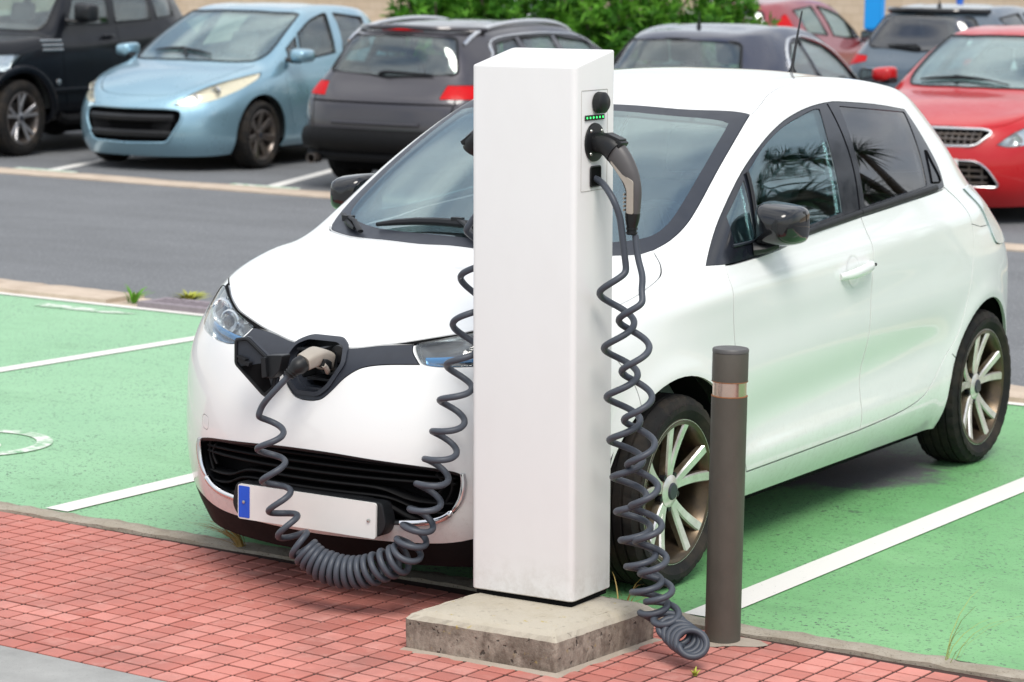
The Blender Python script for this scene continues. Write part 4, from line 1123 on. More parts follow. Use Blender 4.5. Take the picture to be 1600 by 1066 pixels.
# ------------------------------------------------------------------ the white electric hatchback
def zoe_disp(co):
    x, y, z = np.abs(co[:, 0]), co[:, 1], co[:, 2]
    sg = lambda t: 1 / (1 + np.exp(-t))
    side = sg((x - .70) / .02)
    d = np.zeros(len(co))
    # hollow along the lower doors and the soft ledge under it
    zc = .455 + .05 * (y - .4); zl = .365 + .022 * (y - .4)
    win = sg((y - .42) / .06) * sg((2.15 - y) / .06)
    d -= .021 * np.exp(-((z - zc) / .10) ** 2) * sg((z - zl) / .009) * win * side
    d += .004 * np.exp(-((z - .325) / .05) ** 2) * win * side
    # shoulder line from the lamp up to the tail
    zs = .90 + .045 * (y - .0)
    d += .009 * np.exp(-((z - zs) / .045) ** 2) * side * sg((y + .25) / .1)
    d -= .010 * np.exp(-((z - (zs - .16)) / .085) ** 2) * side * sg((y - .2) / .15) * sg((2.4 - y) / .15)
    # lips round the wheel openings
    for yc, R in ((0., .375), (2.588, .382)):
        r = np.sqrt((y - yc) ** 2 + (z - .31) ** 2)
        d += .010 * np.exp(-((r - R) / .05) ** 2) * side
    return d

zoe = Car('electric_car', 'white five-door electric hatchback plugged in at the charging post', 'car', (0, 0, 0), 0, 4, 'white_paint', disp=zoe_disp)
BS = (1, -1)
# wheel openings
def arch(yc, rx, rz, zc=.31):
    return [(yc - rx * 1.0, .02)] + [(yc - rx * cos(a), zc + rz * sin(a)) for a in [pi * i / 28 for i in range(29)]] + [(yc + rx, .02)]
for yc, rx, rz in ((0, .372, .372), (2.588, .385, .362)):
    zoe.cut(arch(yc, rx, rz), 'side', (.42, 1.2), BS, liner=True)
    arch_liner(zoe, yc, .31, .385, .42, .80)
# daylight opening: one gloss-black trim per side with the panes cut out of it
DLO = spl([(.270, 1.002, 1), (.464, 1.137), (.70, 1.272), (.917, 1.360), (1.115, 1.414), (1.30, 1.447), (1.46, 1.465), (1.60, 1.472), (1.70, 1.470), (2.0, 1.449), (2.287, 1.418, 1), (2.31, 1.30), (2.325, 1.20), (2.300, 1.128, 1), (2.19, 1.116), (1.464, 1.076), (1.01, 1.046), (.769, 1.018), (.45, 1.0)])
dlo = zoe.panel('window_trim', DLO, 'side', (.40, 1.2), 'pillar_black', BS, gap=.0015, see=True)
FG = spl([(.745, 1.277, 1), (.917, 1.348), (1.115, 1.401), (1.301, 1.433), (1.440, 1.452), (1.490, 1.452, 1), (1.425, 1.345), (1.374, 1.22), (1.330, 1.098, 1), (.965, 1.068), (.655, 1.052, 1)])
QG = [(.500, 1.142), (.690, 1.249), (.618, 1.058), (.470, 1.052)]
RG = fillet([(1.660, 1.456), (2.262, 1.410), (2.131, 1.140), (1.520, 1.104)], .012, 4)
for nm, P_, mt in (('front_window', FG, 'side_glass'), ('quarter_window', QG, 'side_glass'), ('rear_window', RG, 'privacy_glass')):
    zoe.split_off(dlo, nm, P_, 'side', (.40, 1.2), mt, sink=.003, parent=zoe.root)
# windscreen with its dark border
WO = spl(sym([(0, .848), (.117, .850), (.344, .888), (.575, .985, 1), (.606, .817), (.634, .637), (.659, .462), (.667, .352), (.657, .262), (.634, .190, 1), (.584, .128), (.415, .038), (.161, -.030), (0, -.034)]))
WI = spl(sym([(0, .792), (.149, .800), (.30, .820), (.470, .868), (.535, .878, 0), (.553, .845), (.592, .603), (.611, .433), (.615, .317), (.588, .236), (.505, .165), (.36, .085), (.19, .035), (0, .018)]))
ws = zoe.panel('windscreen_border', WO, 'top', (.9, 1.7), 'graphite', (1,), gap=.002, see=True)
zoe.split_off(ws, 'windscreen', WI, 'top', (.9, 1.7), 'windscreen', sides=(1,), gap=.0003, parent=zoe.root)
# rear screen
RW = fillet(sym([(0, 1.40), (.36, 1.385), (.46, 1.13), (0, 1.09)]), .04)
zoe.panel('rear_screen', RW, 'front', (2.5, 3.6), 'privacy_glass', (1,), see=True)
# bonnet
HOOD_E = [(0, -.757), (.108, -.752), (.207, -.722), (.29, -.690), (.39, -.640), (.44, -.606), (.515, -.538), (.59, -.452)]
HOOD = spl(sym(HOOD_E + [(.66, -.365), (.715, -.285), (.742, -.20), (.752, -.10), (.742, .03), (.697, .128), (.640, .184, 1), (.584, .122), (.415, .032), (.161, -.036), (0, -.040)]))
hood = zoe.panel('bonnet', HOOD, 'top', (.70, 1.3), 'white_paint', (1,), gap=.0030)[0]
# headlights
LAMP = spl([(.306, .816, 1), (.399, .839), (.44, .849), (.515, .870), (.585, .886), (.640, .893), (.690, .880), (.704, .850), (.690, .815), (.640, .786), (.575, .770), (.478, .760), (.417, .757), (.379, .758), (.350, .764), (.330, .783), (.313, .803)])
lens = zoe.panel('headlight', LAMP, 'front', (-1.2, -.12), 'lens', BS, gap=.0022, see=True)
for i, sd in enumerate(BS):
    # lamp housing behind the lens
    b = MB(); V, F = [], []; n = len(LAMP); lv = [(.0, .006), (.02, .03), (.06, .075), (.55, .095)]
    cx = .47; cz = .82
    for q, dp in lv:
        for (x, z) in LAMP:
            xx = min(x, .685); p = zoe.fy(xx + (cx - xx) * q, z + (cz - z) * q); V.append((sd * p.x, p.y + dp, p.z))
    for a in range(3):
        for k_ in range(n):
            f = (a * n + k_, a * n + (k_ + 1) % n, (a + 1) * n + (k_ + 1) % n, (a + 1) * n + k_); F.append(f if sd > 0 else f[::-1])
    F.append(tuple(3 * n + k_ for k_ in range(n)))
    b.add(V, F).link('lamp_housing', 'lamp_silver', lens[i])
    for x_, z_, r_ in ((.565, .825, .040), (.475, .810, .034)):
        p = zoe.fy(x_, z_); b = MB(); b.lathe([(.0, .026), (r_ * .5, .022), (r_ * .95, .004), (r_ * 1.1, .008), (r_ * 1.16, .03)], 'y', 28, (sd * x_, p.y + .038, z_)); b.link('projector', 'lamp_silver', lens[i])
        b = MB(); b.lathe([(.0, -.014), (r_ * .4, -.010), (r_ * .62, .004)], 'y', 20, (sd * x_, p.y + .040, z_)); b.link('projector_lens', 'black_gloss', lens[i])
    b = MB(); b.tube([zoe.fy(x_, .783 + .014 * (x_ - .35) / .25, -.030) * 1 for x_ in (.35, .40, .45, .50, .55, .60)], .0065, 8, flat=((0, 0, 1), 1.6))
    if sd < 0: b.V = [(-v[0], v[1], v[2]) for v in b.V]
    b.link('light_guide', 'lamp_blue', lens[i])
    b = MB(); b.tube([zoe.fy(x_, .772 + .012 * (x_ - .35) / .25, -.045) * 1 for x_ in (.345, .40, .45, .50, .55, .61)], .010, 8)
    if sd < 0: b.V = [(-v[0], v[1], v[2]) for v in b.V]
    b.link('lamp_bezel', 'black_gloss', lens[i])
# gloss-black band between the lamps and the charging port opening in it
BAND = spl(sym([(0, .797), (.108, .795), (.207, .808), (.300, .815, 1), (.311, .795), (.334, .772), (.345, .761, 1), (.247, .755), (.188, .746), (.154, .733), (.118, .706), (.084, .668), (.055, .642), (.028, .633), (0, .631)]))
band = zoe.panel('nose_band', BAND, 'front', (-1.2, -.3), 'graphite', (1,), gap=.002)[0]
GAP = [(.012, .835), (.108, .835), (.30, .865), (.44, .905), (.56, .935), (.625, .935), (.628, .888), (.585, .884), (.515, .868), (.44, .847), (.399, .837), (.306, .812), (.20, .80), (.10, .79), (.012, .79)]
zoe.panel('bonnet_gap', GAP, 'front', (-1.2, -.40), 'black_matte', BS, gap=.0003)
OCT = [(-.055, .806), (.055, .806), (.088, .790), (.102, .752), (.066, .684), (.036, .660), (-.036, .660), (-.066, .684), (-.102, .752), (-.088, .790)]
OCTr = fillet(OCT, .012, 3)
for ob in (hood, band): zoe.sub(ob, offset(OCTr, .001), 'front', (-1.2, -.45))
zoe.liner = bool_op(zoe.liner, zoe.prisms(offset(OCTr, .004), 'front', (-1.2, -.3), (1,)), 'DIFFERENCE')
port = empty('charging_port', (0, 0, 0)); port.parent = zoe.root
def ring_y(poly, y_out, y_in, grow, mat, name, par):
    """Raised frame following the skin."""
    b = MB(); n = len(poly); A_ = offset(poly, grow); V, F = [], []
    for pl_, off, dy in ((A_, .001, 0), (A_, .009, 0), (poly, .011, 0), (poly, -.03, 0), (offset(poly, -.006), -.03, 0), (offset(poly, -.006), -.085, 0)):
        for (x, z) in pl_:
            p = zoe.fy(x, z); V.append((x, p.y - off, z))
    for a in range(5):
        for k_ in range(n): F.append((a * n + k_, (a + 1) * n + k_, (a + 1) * n + (k_ + 1) % n, a * n + (k_ + 1) % n))
    b.add(V, F).link(name, mat, par, 35)
ring_y(OCTr, 0, 0, .013, 'graphite', 'port_frame', port)
b = MB(); b.prism(offset(OCTr, -.004), 'y', -.700, -.690); b.link('port_back', 'black_trim', port)
b = MB()
for q in (-1, 1): b.box((q * .062, -.735, .735), (.004, .035, .045))
b.box((0, -.735, .688), (.045, .035, .004)); b.box((-.055, -.742, .775), (.028, .03, .004)); b.link('port_ribs', 'black_trim', port, bevel=.001)
b = MB(); b.lathe([(.0, -.720), (.030, -.720), (.034, -.755), (.040, -.755), (.042, -.70)], 'y', 28, (.022, 0, .742)); b.link('port_socket', 'plug_black', port)
b = MB(); b.lathe([(.0, -.770), (.026, -.768), (.028, -.756), (.0, -.754)], 'y', 24, (.068, 0, .772)); b.link('socket_cover', 'plug_black', port)
# flap swung open to the right of the car
fl = empty('charging_flap', (0, 0, 0)); fl.parent = zoe.root
FL = [(-.205, .815), (-.205, .735), (-.118, .634), (-.088, .662), (-.080, .700), (-.104, .760), (-.165, .822)]
def plate_at(poly, fn_y, th, nm, mat, par, bev=.0015):
    b = MB(); n = len(poly); V = [(x, fn_y(x), z) for x, z in poly] + [(x, fn_y(x) + th, z) for x, z in poly]
    b.add(V, [tuple(range(n))[::-1], tuple(range(n, 2 * n))] + [(i, n + i, n + (i + 1) % n, (i + 1) % n) for i in range(n)])
    bm = bmesh.new(); m_ = b.mesh(nm); bm.from_mesh(m_); bmesh.ops.recalc_face_normals(bm, faces=bm.faces); bm.to_mesh(m_); bm.free()
    return link(nm, m_, mat, par)
fy_ = lambda x: -.872 + (x + .08) * .42
plate_at(fillet(FL, .008, 3), lambda x: fy_(x) , .012, 'flap_shell', 'graphite', fl)
b = MB(); ring = fillet(offset(FL, -.006), .008, 3)
b.tube([(x, fy_(x) - .004, z) for x, z in ring], .0055, 6, True); b.link('flap_rim', 'black_trim', fl)
plate_at(fillet([(-.190, .728), (-.120, .648), (-.098, .668), (-.120, .742)], .008, 3), lambda x: fy_(x) - .0035, .003, 'flap_recess', 'black_matte', fl)
b = MB(); b.box((-.168, fy_(-.168) - .012, .745), (.022, .010, .006), Matrix.Rotation(.3, 3, 'Y')); b.box((-.175, fy_(-.175) - .012, .757), (.016, .010, .003), Matrix.Rotation(.3, 3, 'Y')); b.link('flap_latch', 'black_trim', fl, bevel=.001)
b = MB(); b.prism(fillet([(-.108, .768), (-.040, .775), (-.052, .725), (-.080, .698), (-.104, .700)], .008, 3), 'y', -.905, -.86); b.link('flap_hinge', 'black_trim', fl, bevel=.002)
b = MB(); b.prism(fillet([(-.112, .762), (-.096, .766), (-.090, .704), (-.108, .700)], .004, 3), 'y', -.918, -.898); b.link('hinge_pin', 'black_trim', fl, bevel=.002)
# lower grille
GR = spl(sym([(0, .484), (.11, .482), (.232, .474), (.376, .463), (.450, .454), (.492, .442), (.508, .415), (.500, .365), (.475, .325), (.44, .298), (.39, .283), (.31, .272), (.15, .266), (0, .264)]))
zoe.cut(GR, 'front', (-1.2, -.3), (1,), liner=True)
# moulded lip round the opening
b = MB(); n = len(GR); V, F = [], []
for g_, off in ((.0005, .0015), (-.004, .0005), (-.011, -.008), (-.013, -.06)):
    for (x, z) in offset(GR, g_):
        p = zoe.fy(x, z); V.append((x, p.y - off, z))
for a in range(3):
    for k_ in range(n): F.append((a * n + k_, (a + 1) * n + k_, (a + 1) * n + (k_ + 1) % n, a * n + (k_ + 1) % n))
b.add(V, F).link('grille_surround', 'black_trim', zoe.root, 40)
gr = empty('lower_grille', (0, 0, 0)); gr.parent = zoe.root
b = MB(); V, F = [], []; nx = 30
for z in (.25, .50):
    for i in range(nx + 1):
        x = -.52 + 1.04 * i / nx; p = zoe.fy(x, .38); V.append((x, p.y + .085, z))
for i in range(nx): F.append((i, i + 1, nx + 2 + i, nx + 1 + i))
b.add(V, F).link('grille_back', 'black_matte', gr)
def slat(zf, hx, th, dp, nm='slat'):
    b = MB(); V, F = [], []; m_ = 40
    for i in range(m_ + 1):
        x = -hx + 2 * hx * i / m_; z = zf(x); p = zoe.fy(x, z).y + .016
        V += [(x, p + dp, z - th), (x, p + .004, z - th * .9), (x, p, z), (x, p + .004, z + th * .9), (x, p + dp, z + th)]
    for i in range(m_):
        for k_ in range(4): F.append((i * 5 + k_, (i + 1) * 5 + k_, (i + 1) * 5 + k_ + 1, i * 5 + k_ + 1))
    F += [tuple(range(5)), tuple(m_ * 5 + k_ for k_ in range(5))[::-1]]
    b.add(V, F).link(nm, 'dull_black', gr, 40)
ss = lambda t: 1 / (1 + exp(-t))
slat(lambda x: .462 - .06 * x * x, .47, .0042, .05)
slat(lambda x: .438 - .06 * x * x, .47, .0042, .05)
slat(lambda x: .412 - .02 * x * x - .0 , .47, .0042, .05)
slat(lambda x: .385 - .040 * ss((abs(x) - .30) / .025), .46, .0042, .05)
slat(lambda x: .358 - .045 * ss((abs(x) - .325) / .025), .45, .0042, .05)
slat(lambda x: .346 - .072 * ss((abs(x) - .30) / .03), .40, .009, .06, 'grille_beam')
for sd in BS:   # the slats turn upright at the ends
    for x0, z0, z1 in ((.470, .347, .462), (.445, .368, .438)):
        b = MB(); P_ = [zoe.fy(x0 - .02 * (1 - sin(pi * t)), z0 + (z1 - z0) * t, -.022) for t in [i / 6 for i in range(7)]]
        b.tube([(sd * p.x, p.y, p.z) for p in P_], .0075, 8, flat=((1, 0, 0), .6)); b.link('slat_end', 'dull_black', gr)
    b = MB(); P_ = [(.503, .440), (.506, .405), (.496, .360), (.472, .323), (.44, .298), (.39, .283), (.315, .275)]
    P_ = [zoe.fy(x - .006, z + .004, .001) for x, z in cr(P_, 5)]
    nP = len(P_); b.tube([(sd * p.x, p.y, p.z) for p in P_], [.004 + .0075 * sin(pi * min(1, (i + 2) / (nP * .55))) ** .5 if i < nP * .5 else .0115 for i in range(nP)], 10)
    b.link('chrome_trim', 'chrome', zoe.root)
b = MB(); b.prism(fillet([(-.268, .236), (.268, .236), (.292, .275), (.275, .346), (-.275, .346), (-.292, .275)], .02), 'y', -.826, -.77); b.link('plate_holder', 'black_trim', zoe.root, bevel=.004)
plate(zoe, (0, -.832, .2875), .26, .055)
# black lower lip
LIP = sym(cr([(0, .206), (.32, .212), (.45, .222), (.54, .246), (.62, .262)], 4) + [(.80, .262), (.80, .05), (0, .05)])
zoe.panel('bumper_lip', LIP, 'front', (-1.2, -.36), 'dull_black', (1,), gap=.001)
# towing-eye cover outline, shut lines of the bumper and fender
TC = fillet([(-.482, .528), (-.440, .522), (-.440, .478), (-.482, .484)], .018, 5)
zoe.line([p for p in TC] + [TC[0]], 'front', (-1.2, -.5), .0022, (1,))
zoe.line(cr([(-.335, .800), (-.29, .74), (-.245, .68), (-.225, .61)], 4), 'side', (.5, 1.2), .0035)
# doors
SPLIT = [(1.464, 1.0745), (1.466, .98), (1.452, .90), (1.434, .80), (1.424, .718), (1.417, .604), (1.411, .508), (1.404, .40), (1.401, .306)]
FD = [(.372, .998, 1), (.45, .998), (.769, 1.015), (1.01, 1.043), (1.464, 1.0735, 1)] + SPLIT[1:-1] + [(1.401, .306, 1), (.95, .300), (.491, .296, 1), (.45, .36), (.415, .48), (.385, .62), (.356, .75), (.343, .866), (.350, .95)]
fd = zoe.panel('front_door', spl(FD), 'side', (.5, 1.2), 'white_paint', BS, gap=.0036)
RD = [(1.401, .306, 1)] + SPLIT[::-1][1:-1] + [(1.464, 1.0735, 1), (2.19, 1.113), (2.297, 1.124, 1), (2.395, 1.06), (2.432, .98), (2.420, .90), (2.385, .80), (2.345, .712), (2.26, .565), (2.150, .468), (2.07, .405), (1.96, .352), (1.75, .322)]
rd = zoe.panel('rear_door', spl(RD), 'side', (.5, 1.2), 'white_paint', BS, gap=.0036)
# quarter shut line from the rear door up to the tail lamp, and tail lamps
TL = spl([(2.53, 1.100, 1), (2.75, 1.098), (3.0, 1.07), (3.12, 1.02, 1), (3.14, .93), (3.08, .87, 1), (2.88, .862), (2.735, .872), (2.688, .905), (2.672, .955), (2.640, 1.01), (2.59, 1.06)])
zoe.panel('tail_lamp', TL, 'side', (.30, 1.2), 'pale_lamp', BS, gap=.002, sink=-.007)
zoe.line([(2.43, .975), (2.55, .955), (2.72, .95)], 'side', (.5, 1.2), .003)
zoe.line([(2.215, .49), (2.262, .462)], 'side', (.5, 1.2), .005)
# roof ditch lines
zoe.line(cr([(.578, .985), (.565, 1.08), (.533, 1.22), (.510, 1.40), (.500, 1.70)], 5), 'top', (1.3, 1.8), .0025)
zoe.line([(.500, 1.70), (.56, 1.71), (.612, 1.72)], 'top', (1.40, 1.8), .002)
zoe.finish()
# belt mouldings, divider bars, pillar joints
for i, sd in enumerate(BS):
    for a, c_ in (((.775, 1.034), (1.468, 1.0855)), ((1.472, 1.0857), (2.205, 1.126))):
        b = MB(); b.tube([zoe.sx(a[0] + (c_[0] - a[0]) * t, a[1] + (c_[1] - a[1]) * t + .006 * sin(pi * t) * 0, .004, sd) for t in [k_ / 14 for k_ in range(15)]], .0125, 10, flat=((1, 0, 0), .62)); b.link('belt_moulding', 'black_trim', zoe.root)
    b = MB(); b.tube([zoe.sx(.632 + .095 * t, 1.052 + .216 * t, .004, sd) for t in [k_ / 8 for k_ in range(9)]], .012, 8, flat=((1, 0, 0), .5)); b.link('divider_bar', 'black_trim', zoe.root)
    b = MB(); b.tube([zoe.sx(.455 + .17 * t, 1.050 + .006 * t, .003, sd) for t in [k_ / 6 for k_ in range(7)]], .005, 6); b.link('quarter_seal', 'graphite', zoe.root)
    b = MB(); b.tube([zoe.sx(1.466 + .110 * t + .02 * sin(pi * t), 1.088 + .378 * t, .0008, sd) for t in [k_ / 10 for k_ in range(11)]], .0022, 6); b.link('pillar_joint', 'black_matte', zoe.root)
    b = MB(); b.tube([zoe.sx(y_, z_, .002, sd) for y_, z_ in cr([(2.185, 1.150), (2.255, 1.265), (2.268, 1.22), (2.278, 1.150), (2.185, 1.148)], 3)], .0035, 6); b.link('corner_trim', 'black_matte', zoe.root)
    # handle over a round recess
    h = empty('door_handle', (0, 0, 0)); h.parent = fd[i]
    b = MB(); P_ = [zoe.sx(1.172 + .250 * t, .886 + .024 * t, .004 + .030 * (1 - abs(2 * t - 1) ** 4), sd) for t in [k_ / 14 for k_ in range(15)]]
    b.tube(P_, [.012 + .007 * (1 - abs(2 * k_ / 14 - 1) ** 3) for k_ in range(15)], 12, flat=((1, 0, 0), .72)); b.link('handle_grip', 'white_paint', h)
    V, F = [], []
    for r_, of in ((1.0, .0012), (.85, .0012), (.6, -.004), (.0, -.008)):
        for k_ in range(24): a = 2 * pi * k_ / 24; V.append(zoe.sx(1.285 + .058 * r_ * cos(a), .899 + .060 * r_ * sin(a), of, sd))
    for q in range(3):
        for k_ in range(24): F.append((q * 24 + k_, q * 24 + (k_ + 1) % 24, (q + 1) * 24 + (k_ + 1) % 24, (q + 1) * 24 + k_))
    MB().add(V, F).link('handle_recess', 'white_paint', h, 60)
    b = MB(); p = zoe.sx(1.402, .909, .033, sd); b.lathe([(0, .003 * sd), (.006, .003 * sd), (.006, -.004 * sd)], 'x', 12, p); b.link('key_lock', 'black_trim', h)
    wheel(zoe, sd * .758, 0, .310, .226, .200)
    wheel(zoe, sd * .758, 2.588, .310, .226, .200, cap='graphite')
mirror(zoe, (.79, .60, 1.030), (.862, .640, 1.110), (.080, .080, .072), 'black_gloss')
# antenna
o = empty('antenna', (0, 0, 0)); o.parent = zoe.root
p = zoe.tz(0, 2.52)
b = MB(); b.lathe([(.026, -.004), (.022, .008), (.010, .03), (.006, .045)], 'z', 16, p); b.link('antenna_base', 'black_trim', o)
b = MB(); b.tube([p + Vector((0, .0, .04)), p + Vector((.0, .03, .14)), p + Vector((.0, .075, .26))], [.0075, .005, .0035], 8)
for k_ in range(12): b.lathe([(.0045, -.0015), (.0058, 0), (.0045, .0015)], 'z', 8, p + Vector((0, .02 + .055 * k_ / 12, .10 + .16 * k_ / 12)))
b.link('antenna_rod', 'black_trim', o)
wiper(zoe, ((-.37, .088), (.30, .050), (.10, -.018))); wiper(zoe, ((-.600, .215), (-.46, .085), (-.42, .06)))
cabin(zoe, cowl_y=.10, cowl_z=1.03, seat_y=1.10, rear_y=1.95, seat_z=.45)
b = MB(); p = zoe.tz(0, .84); b.box((0, .86, 1.395), (.11, .018, .032)); b.tube([(0, .84, 1.43), (0, .85, 1.47)], .012, 8); b.link('cabin_mirror', 'black_trim', zoe.root, bevel=.012)
b = MB(); b.box((0, 1.45, .185), (.69, 1.45, .055)); b.box((0, -.34, .19), (.42, .26, .05)); b.link('underbody', 'black_matte', zoe.root, bevel=.01)
# ------------------------------------------------------------------ parked cars behind
YS = [-.85, -.75, -.03, .86, 2.40, 2.84, 3.10, 3.25]; ZS = [.17, .42, .80, 1.04, 1.475, 1.575]
def mapper(yn, zn, xs, wide=0., ws=None):
    """Stretch the standard cage to another car's key stations and heights."""
    ys = ws or YS
    def fn(x, y, z):
        t = min(1, max(0, (z - 1.04) / .45))
        lo = lambda v, a, b: float(np.interp(v, a, b)) if a[0] <= v <= a[-1] else (b[0] + v - a[0] if v < a[0] else b[-1] + v - a[-1])
        return x * xs * (1 + wide * t), lo(y, ys, yn), lo(z, ZS, zn)
    return fn
def mp_side(fn, P_): return [(fn(0, y, z)[1], fn(0, y, z)[2]) for y, z in P_]
def mp_top(fn, P_): return [(fn(x, y, 1.2)[0], fn(x, y, 1.2)[1]) for x, y in P_]
M['blue_paint'] = paint('blue_paint', (.27, .45, .55), .55, .30)
M['dark_paint'] = paint('dark_paint', (.052, .048, .056), .5, .36)
M['navy_paint'] = paint('navy_paint', (.030, .036, .065), .45, .30)
M['red_paint'] = paint('red_paint', (.46, .006, .009), .0, .32, coat=.6, spec=.3)
M['maroon_paint'] = paint('maroon_paint', (.30, .045, .055), .3, .32)
M['grey_paint'] = paint('grey_paint', (.090, .125, .160), .5, .30)
M['suv_paint'] = paint('suv_paint', (.003, .004, .007), .0, .4, coat=.35, spec=.2)
M['silver_paint'] = paint('silver_paint', (.70, .71, .72), .2, .32)
def bg_car(name, label, loc, rz, mat, fn, WB, R, rr, front=None, rear=None, glass='car_glass', windows=None, level=3, alloys='alloy_silver', mir=None, mir_mat=None, mir_e=.5, spokes=5, twin=.2, arch_rad=.06, ws_mat='car_glass', feats=None, cabin_kw=None, wx=.74, trim='black_trim', rim_pale=True):
    c = Car(name, label, 'car', loc, rz, level, mat, fn=fn, group='cars parked behind the white car')
    c.defer = True
    for yc in (0, WB):
        c.cut(arch(yc, R + arch_rad, R + arch_rad, R), 'side', (.45, 1.3), BS, liner=True); arch_liner(c, yc, R, R + arch_rad + .01, .45, .80)
    for nm, P_ in windows or (('front_window', FG), ('quarter_window', QG), ('rear_window', RG)):
        Q = mp_side(fn, P_)
        c.panel(nm, Q, 'side', (.35, 1.3), glass, BS, gap=.003, sink=.006, see=True)
        # dark rubber frame round the pane
        for sd in BS:
            b = MB(); b.tube([c.sx(y, z, .001, sd) for y, z in Q], .011, 6, True); b.link('window_seal', trim, c.root)
    W_ = mp_top(fn, WO); c.panel('windscreen', W_, 'top', (.75, 2.2), ws_mat, (1,), gap=.004, see=True)
    b = MB(); b.tube([c.tz(x, y, .001) for x, y in offset(W_, -.004)], .010, 6, True); b.link('windscreen_seal', 'black_trim', c.root)
    if rear and 'win' in rear:
        Q = fillet(sym(rear['win']), .05); c.panel('rear_screen', Q, 'front', (1.8, 5), rear.get('glass', glass), (1,), gap=.004, see=True)
        b = MB(); b.tube([c.ry(x, z, .001) for x, z in Q], .012, 6, True); b.link('screen_seal', 'black_trim', c.root)
    if feats: feats(c)
    if rear and 'lamp' in rear:
        c.panel('tail_lamp', spl(rear['lamp']), 'front', (WB - .1, 5), 'red_lamp', BS, gap=.003)
    if front and 'lamp' in front:
        Q = spl(front['lamp']); ls = c.panel('headlight', Q, 'front', (-2, front.get('ylim', .2)), front.get('lens', 'old_lens'), BS, gap=.003, see=True)
        for i, sd in enumerate(BS):
            b = MB(); n_ = len(Q); V, F = [], []; cx = sum(p[0] for p in Q) / n_; cz = sum(p[1] for p in Q) / n_
            for q, dp in ((.02, .012), (.08, .05), (.6, .075)):
                for x, z in Q: p = c.fy(min(x + (cx - x) * q, front.get('xlim', .84)), z + (cz - z) * q); V.append((sd * p.x, p.y + dp, p.z))
            for a in range(2):
                for k_ in range(n_): F.append((a * n_ + k_, a * n_ + (k_ + 1) % n_, (a + 1) * n_ + (k_ + 1) % n_, (a + 1) * n_ + k_))
            F.append(tuple(2 * n_ + k_ for k_ in range(n_))); b.add(V, F).link('lamp_housing', front.get('hous', 'lamp_cream'), ls[i])
            for u in (.3, .6):
                x_ = min(p[0] for p in Q) * (1 - u) + max(p[0] for p in Q) * u; zz = [p[1] for p in Q if abs(p[0] - x_) < .08]; z_ = sum(zz) / len(zz); p = c.fy(min(x_, .82), z_)
                b = MB(); b.lathe([(.0, .03), (.03, .02), (.042, .0), (.048, .02)], 'y', 20, (sd * p.x, p.y + .03, z_)); b.link('lamp_reflector', 'lamp_silver', ls[i])
    if front and 'mouths' in front:
        for P_, bars, rimm in front['mouths']:
            Q = fillet(sym(P_), .05, 4); c.cut(Q, 'front', (-2, -.3), (1,), liner=True); g = empty('grille', (0, 0, 0)); g.parent = c.root
            hx = max(p[0] for p in Q); z0 = min(p[1] for p in Q); z1 = max(p[1] for p in Q)
            b = MB(); V, F = [], []
            for z in (z0 - .02, z1 + .02):
                for i in range(17): x = -hx * 1.02 + 2.04 * hx * i / 16; V.append((x, c.fy(x, (z0 + z1) / 2).y + .09, z))
            b.add(V, [(i, i + 1, 18 + i, 17 + i) for i in range(16)]).link('grille_back', 'black_matte', g)
            nb, vb = bars
            for i in range(nb):
                z = z0 + (z1 - z0) * (i + .5) / nb; hxx = max([abs(p[0]) for p in Q if abs(p[1] - z) < (z1 - z0) * .35] + [hx * .6]) * .88
                b = MB(); b.tube([c.fy(-hxx + 2 * hxx * q / 14, z, -.025) for q in range(15)], (z1 - z0) / nb * .22, 6); b.link('slat', front.get('bar_mat', 'black_trim'), g)
            for i in range(vb):
                x = -hx * .9 + 1.8 * hx * (i + .5) / vb; b = MB(); b.tube([c.fy(x, z0 + (z1 - z0) * q / 4, -.03) for q in range(5)], .008, 6); b.link('grille_bar', front.get('bar_mat', 'black_trim'), g)
            if rimm: b = MB(); b.tube([c.fy(x, z, .004) for x, z in Q], rimm[1], 8, True); b.link('grille_rim', rimm[0], c.root)
    c.finish()
    for sd in BS:
        for yc in (0, WB): wheel(c, sd * wx * fn(1, 0, .5)[0], yc, R, rr, .21, ('rubber', alloys, 'alloy_dark'), spokes, twin, sw=.045)
    if mir: mirror(c, mir[0], mir[1], mir[2], mir_mat or mat, e=mir_e)
    ck = dict(cowl_y=fn(0, .12, 1)[1], cowl_z=fn(0, 0, 1.02)[2], seat_y=fn(0, 1.10, 1)[1], rear_y=fn(0, 1.95, 1)[1], seat_z=fn(0, 0, .45)[2], y1=fn(0, 2.8, 1)[1], z0=fn(0, 0, .3)[2], hw=.66, pale=False); ck.update(cabin_kw or {})
    cabin(c, **ck)
    y0, y1 = fn(0, -.40, .3)[1], fn(0, 2.8, .3)[1]; b = MB(); b.box((0, (y0 + y1) / 2, R * .62), (.66, (y1 - y0) / 2, .05)); b.link('underbody', 'black_matte', c.root, bevel=.01)
    return c
def ln(c, P_, view, rng, fn=None, wd=.007, sides=BS): c.line(mp_side(fn, P_) if fn else P_, view, rng, wd, sides)
DOOR_LINES = [[(.37, .99), (.343, .866), (.375, .68), (.47, .32)], [(1.464, 1.07), (1.434, .80), (1.411, .5), (1.401, .32)], [(2.32, 1.10), (2.42, .92), (2.345, .72), (2.15, .47)]]
def doors(c, fn):
    for L_ in DOOR_LINES: ln(c, cr(L_, 4), 'side', (.5, 1.3), fn)

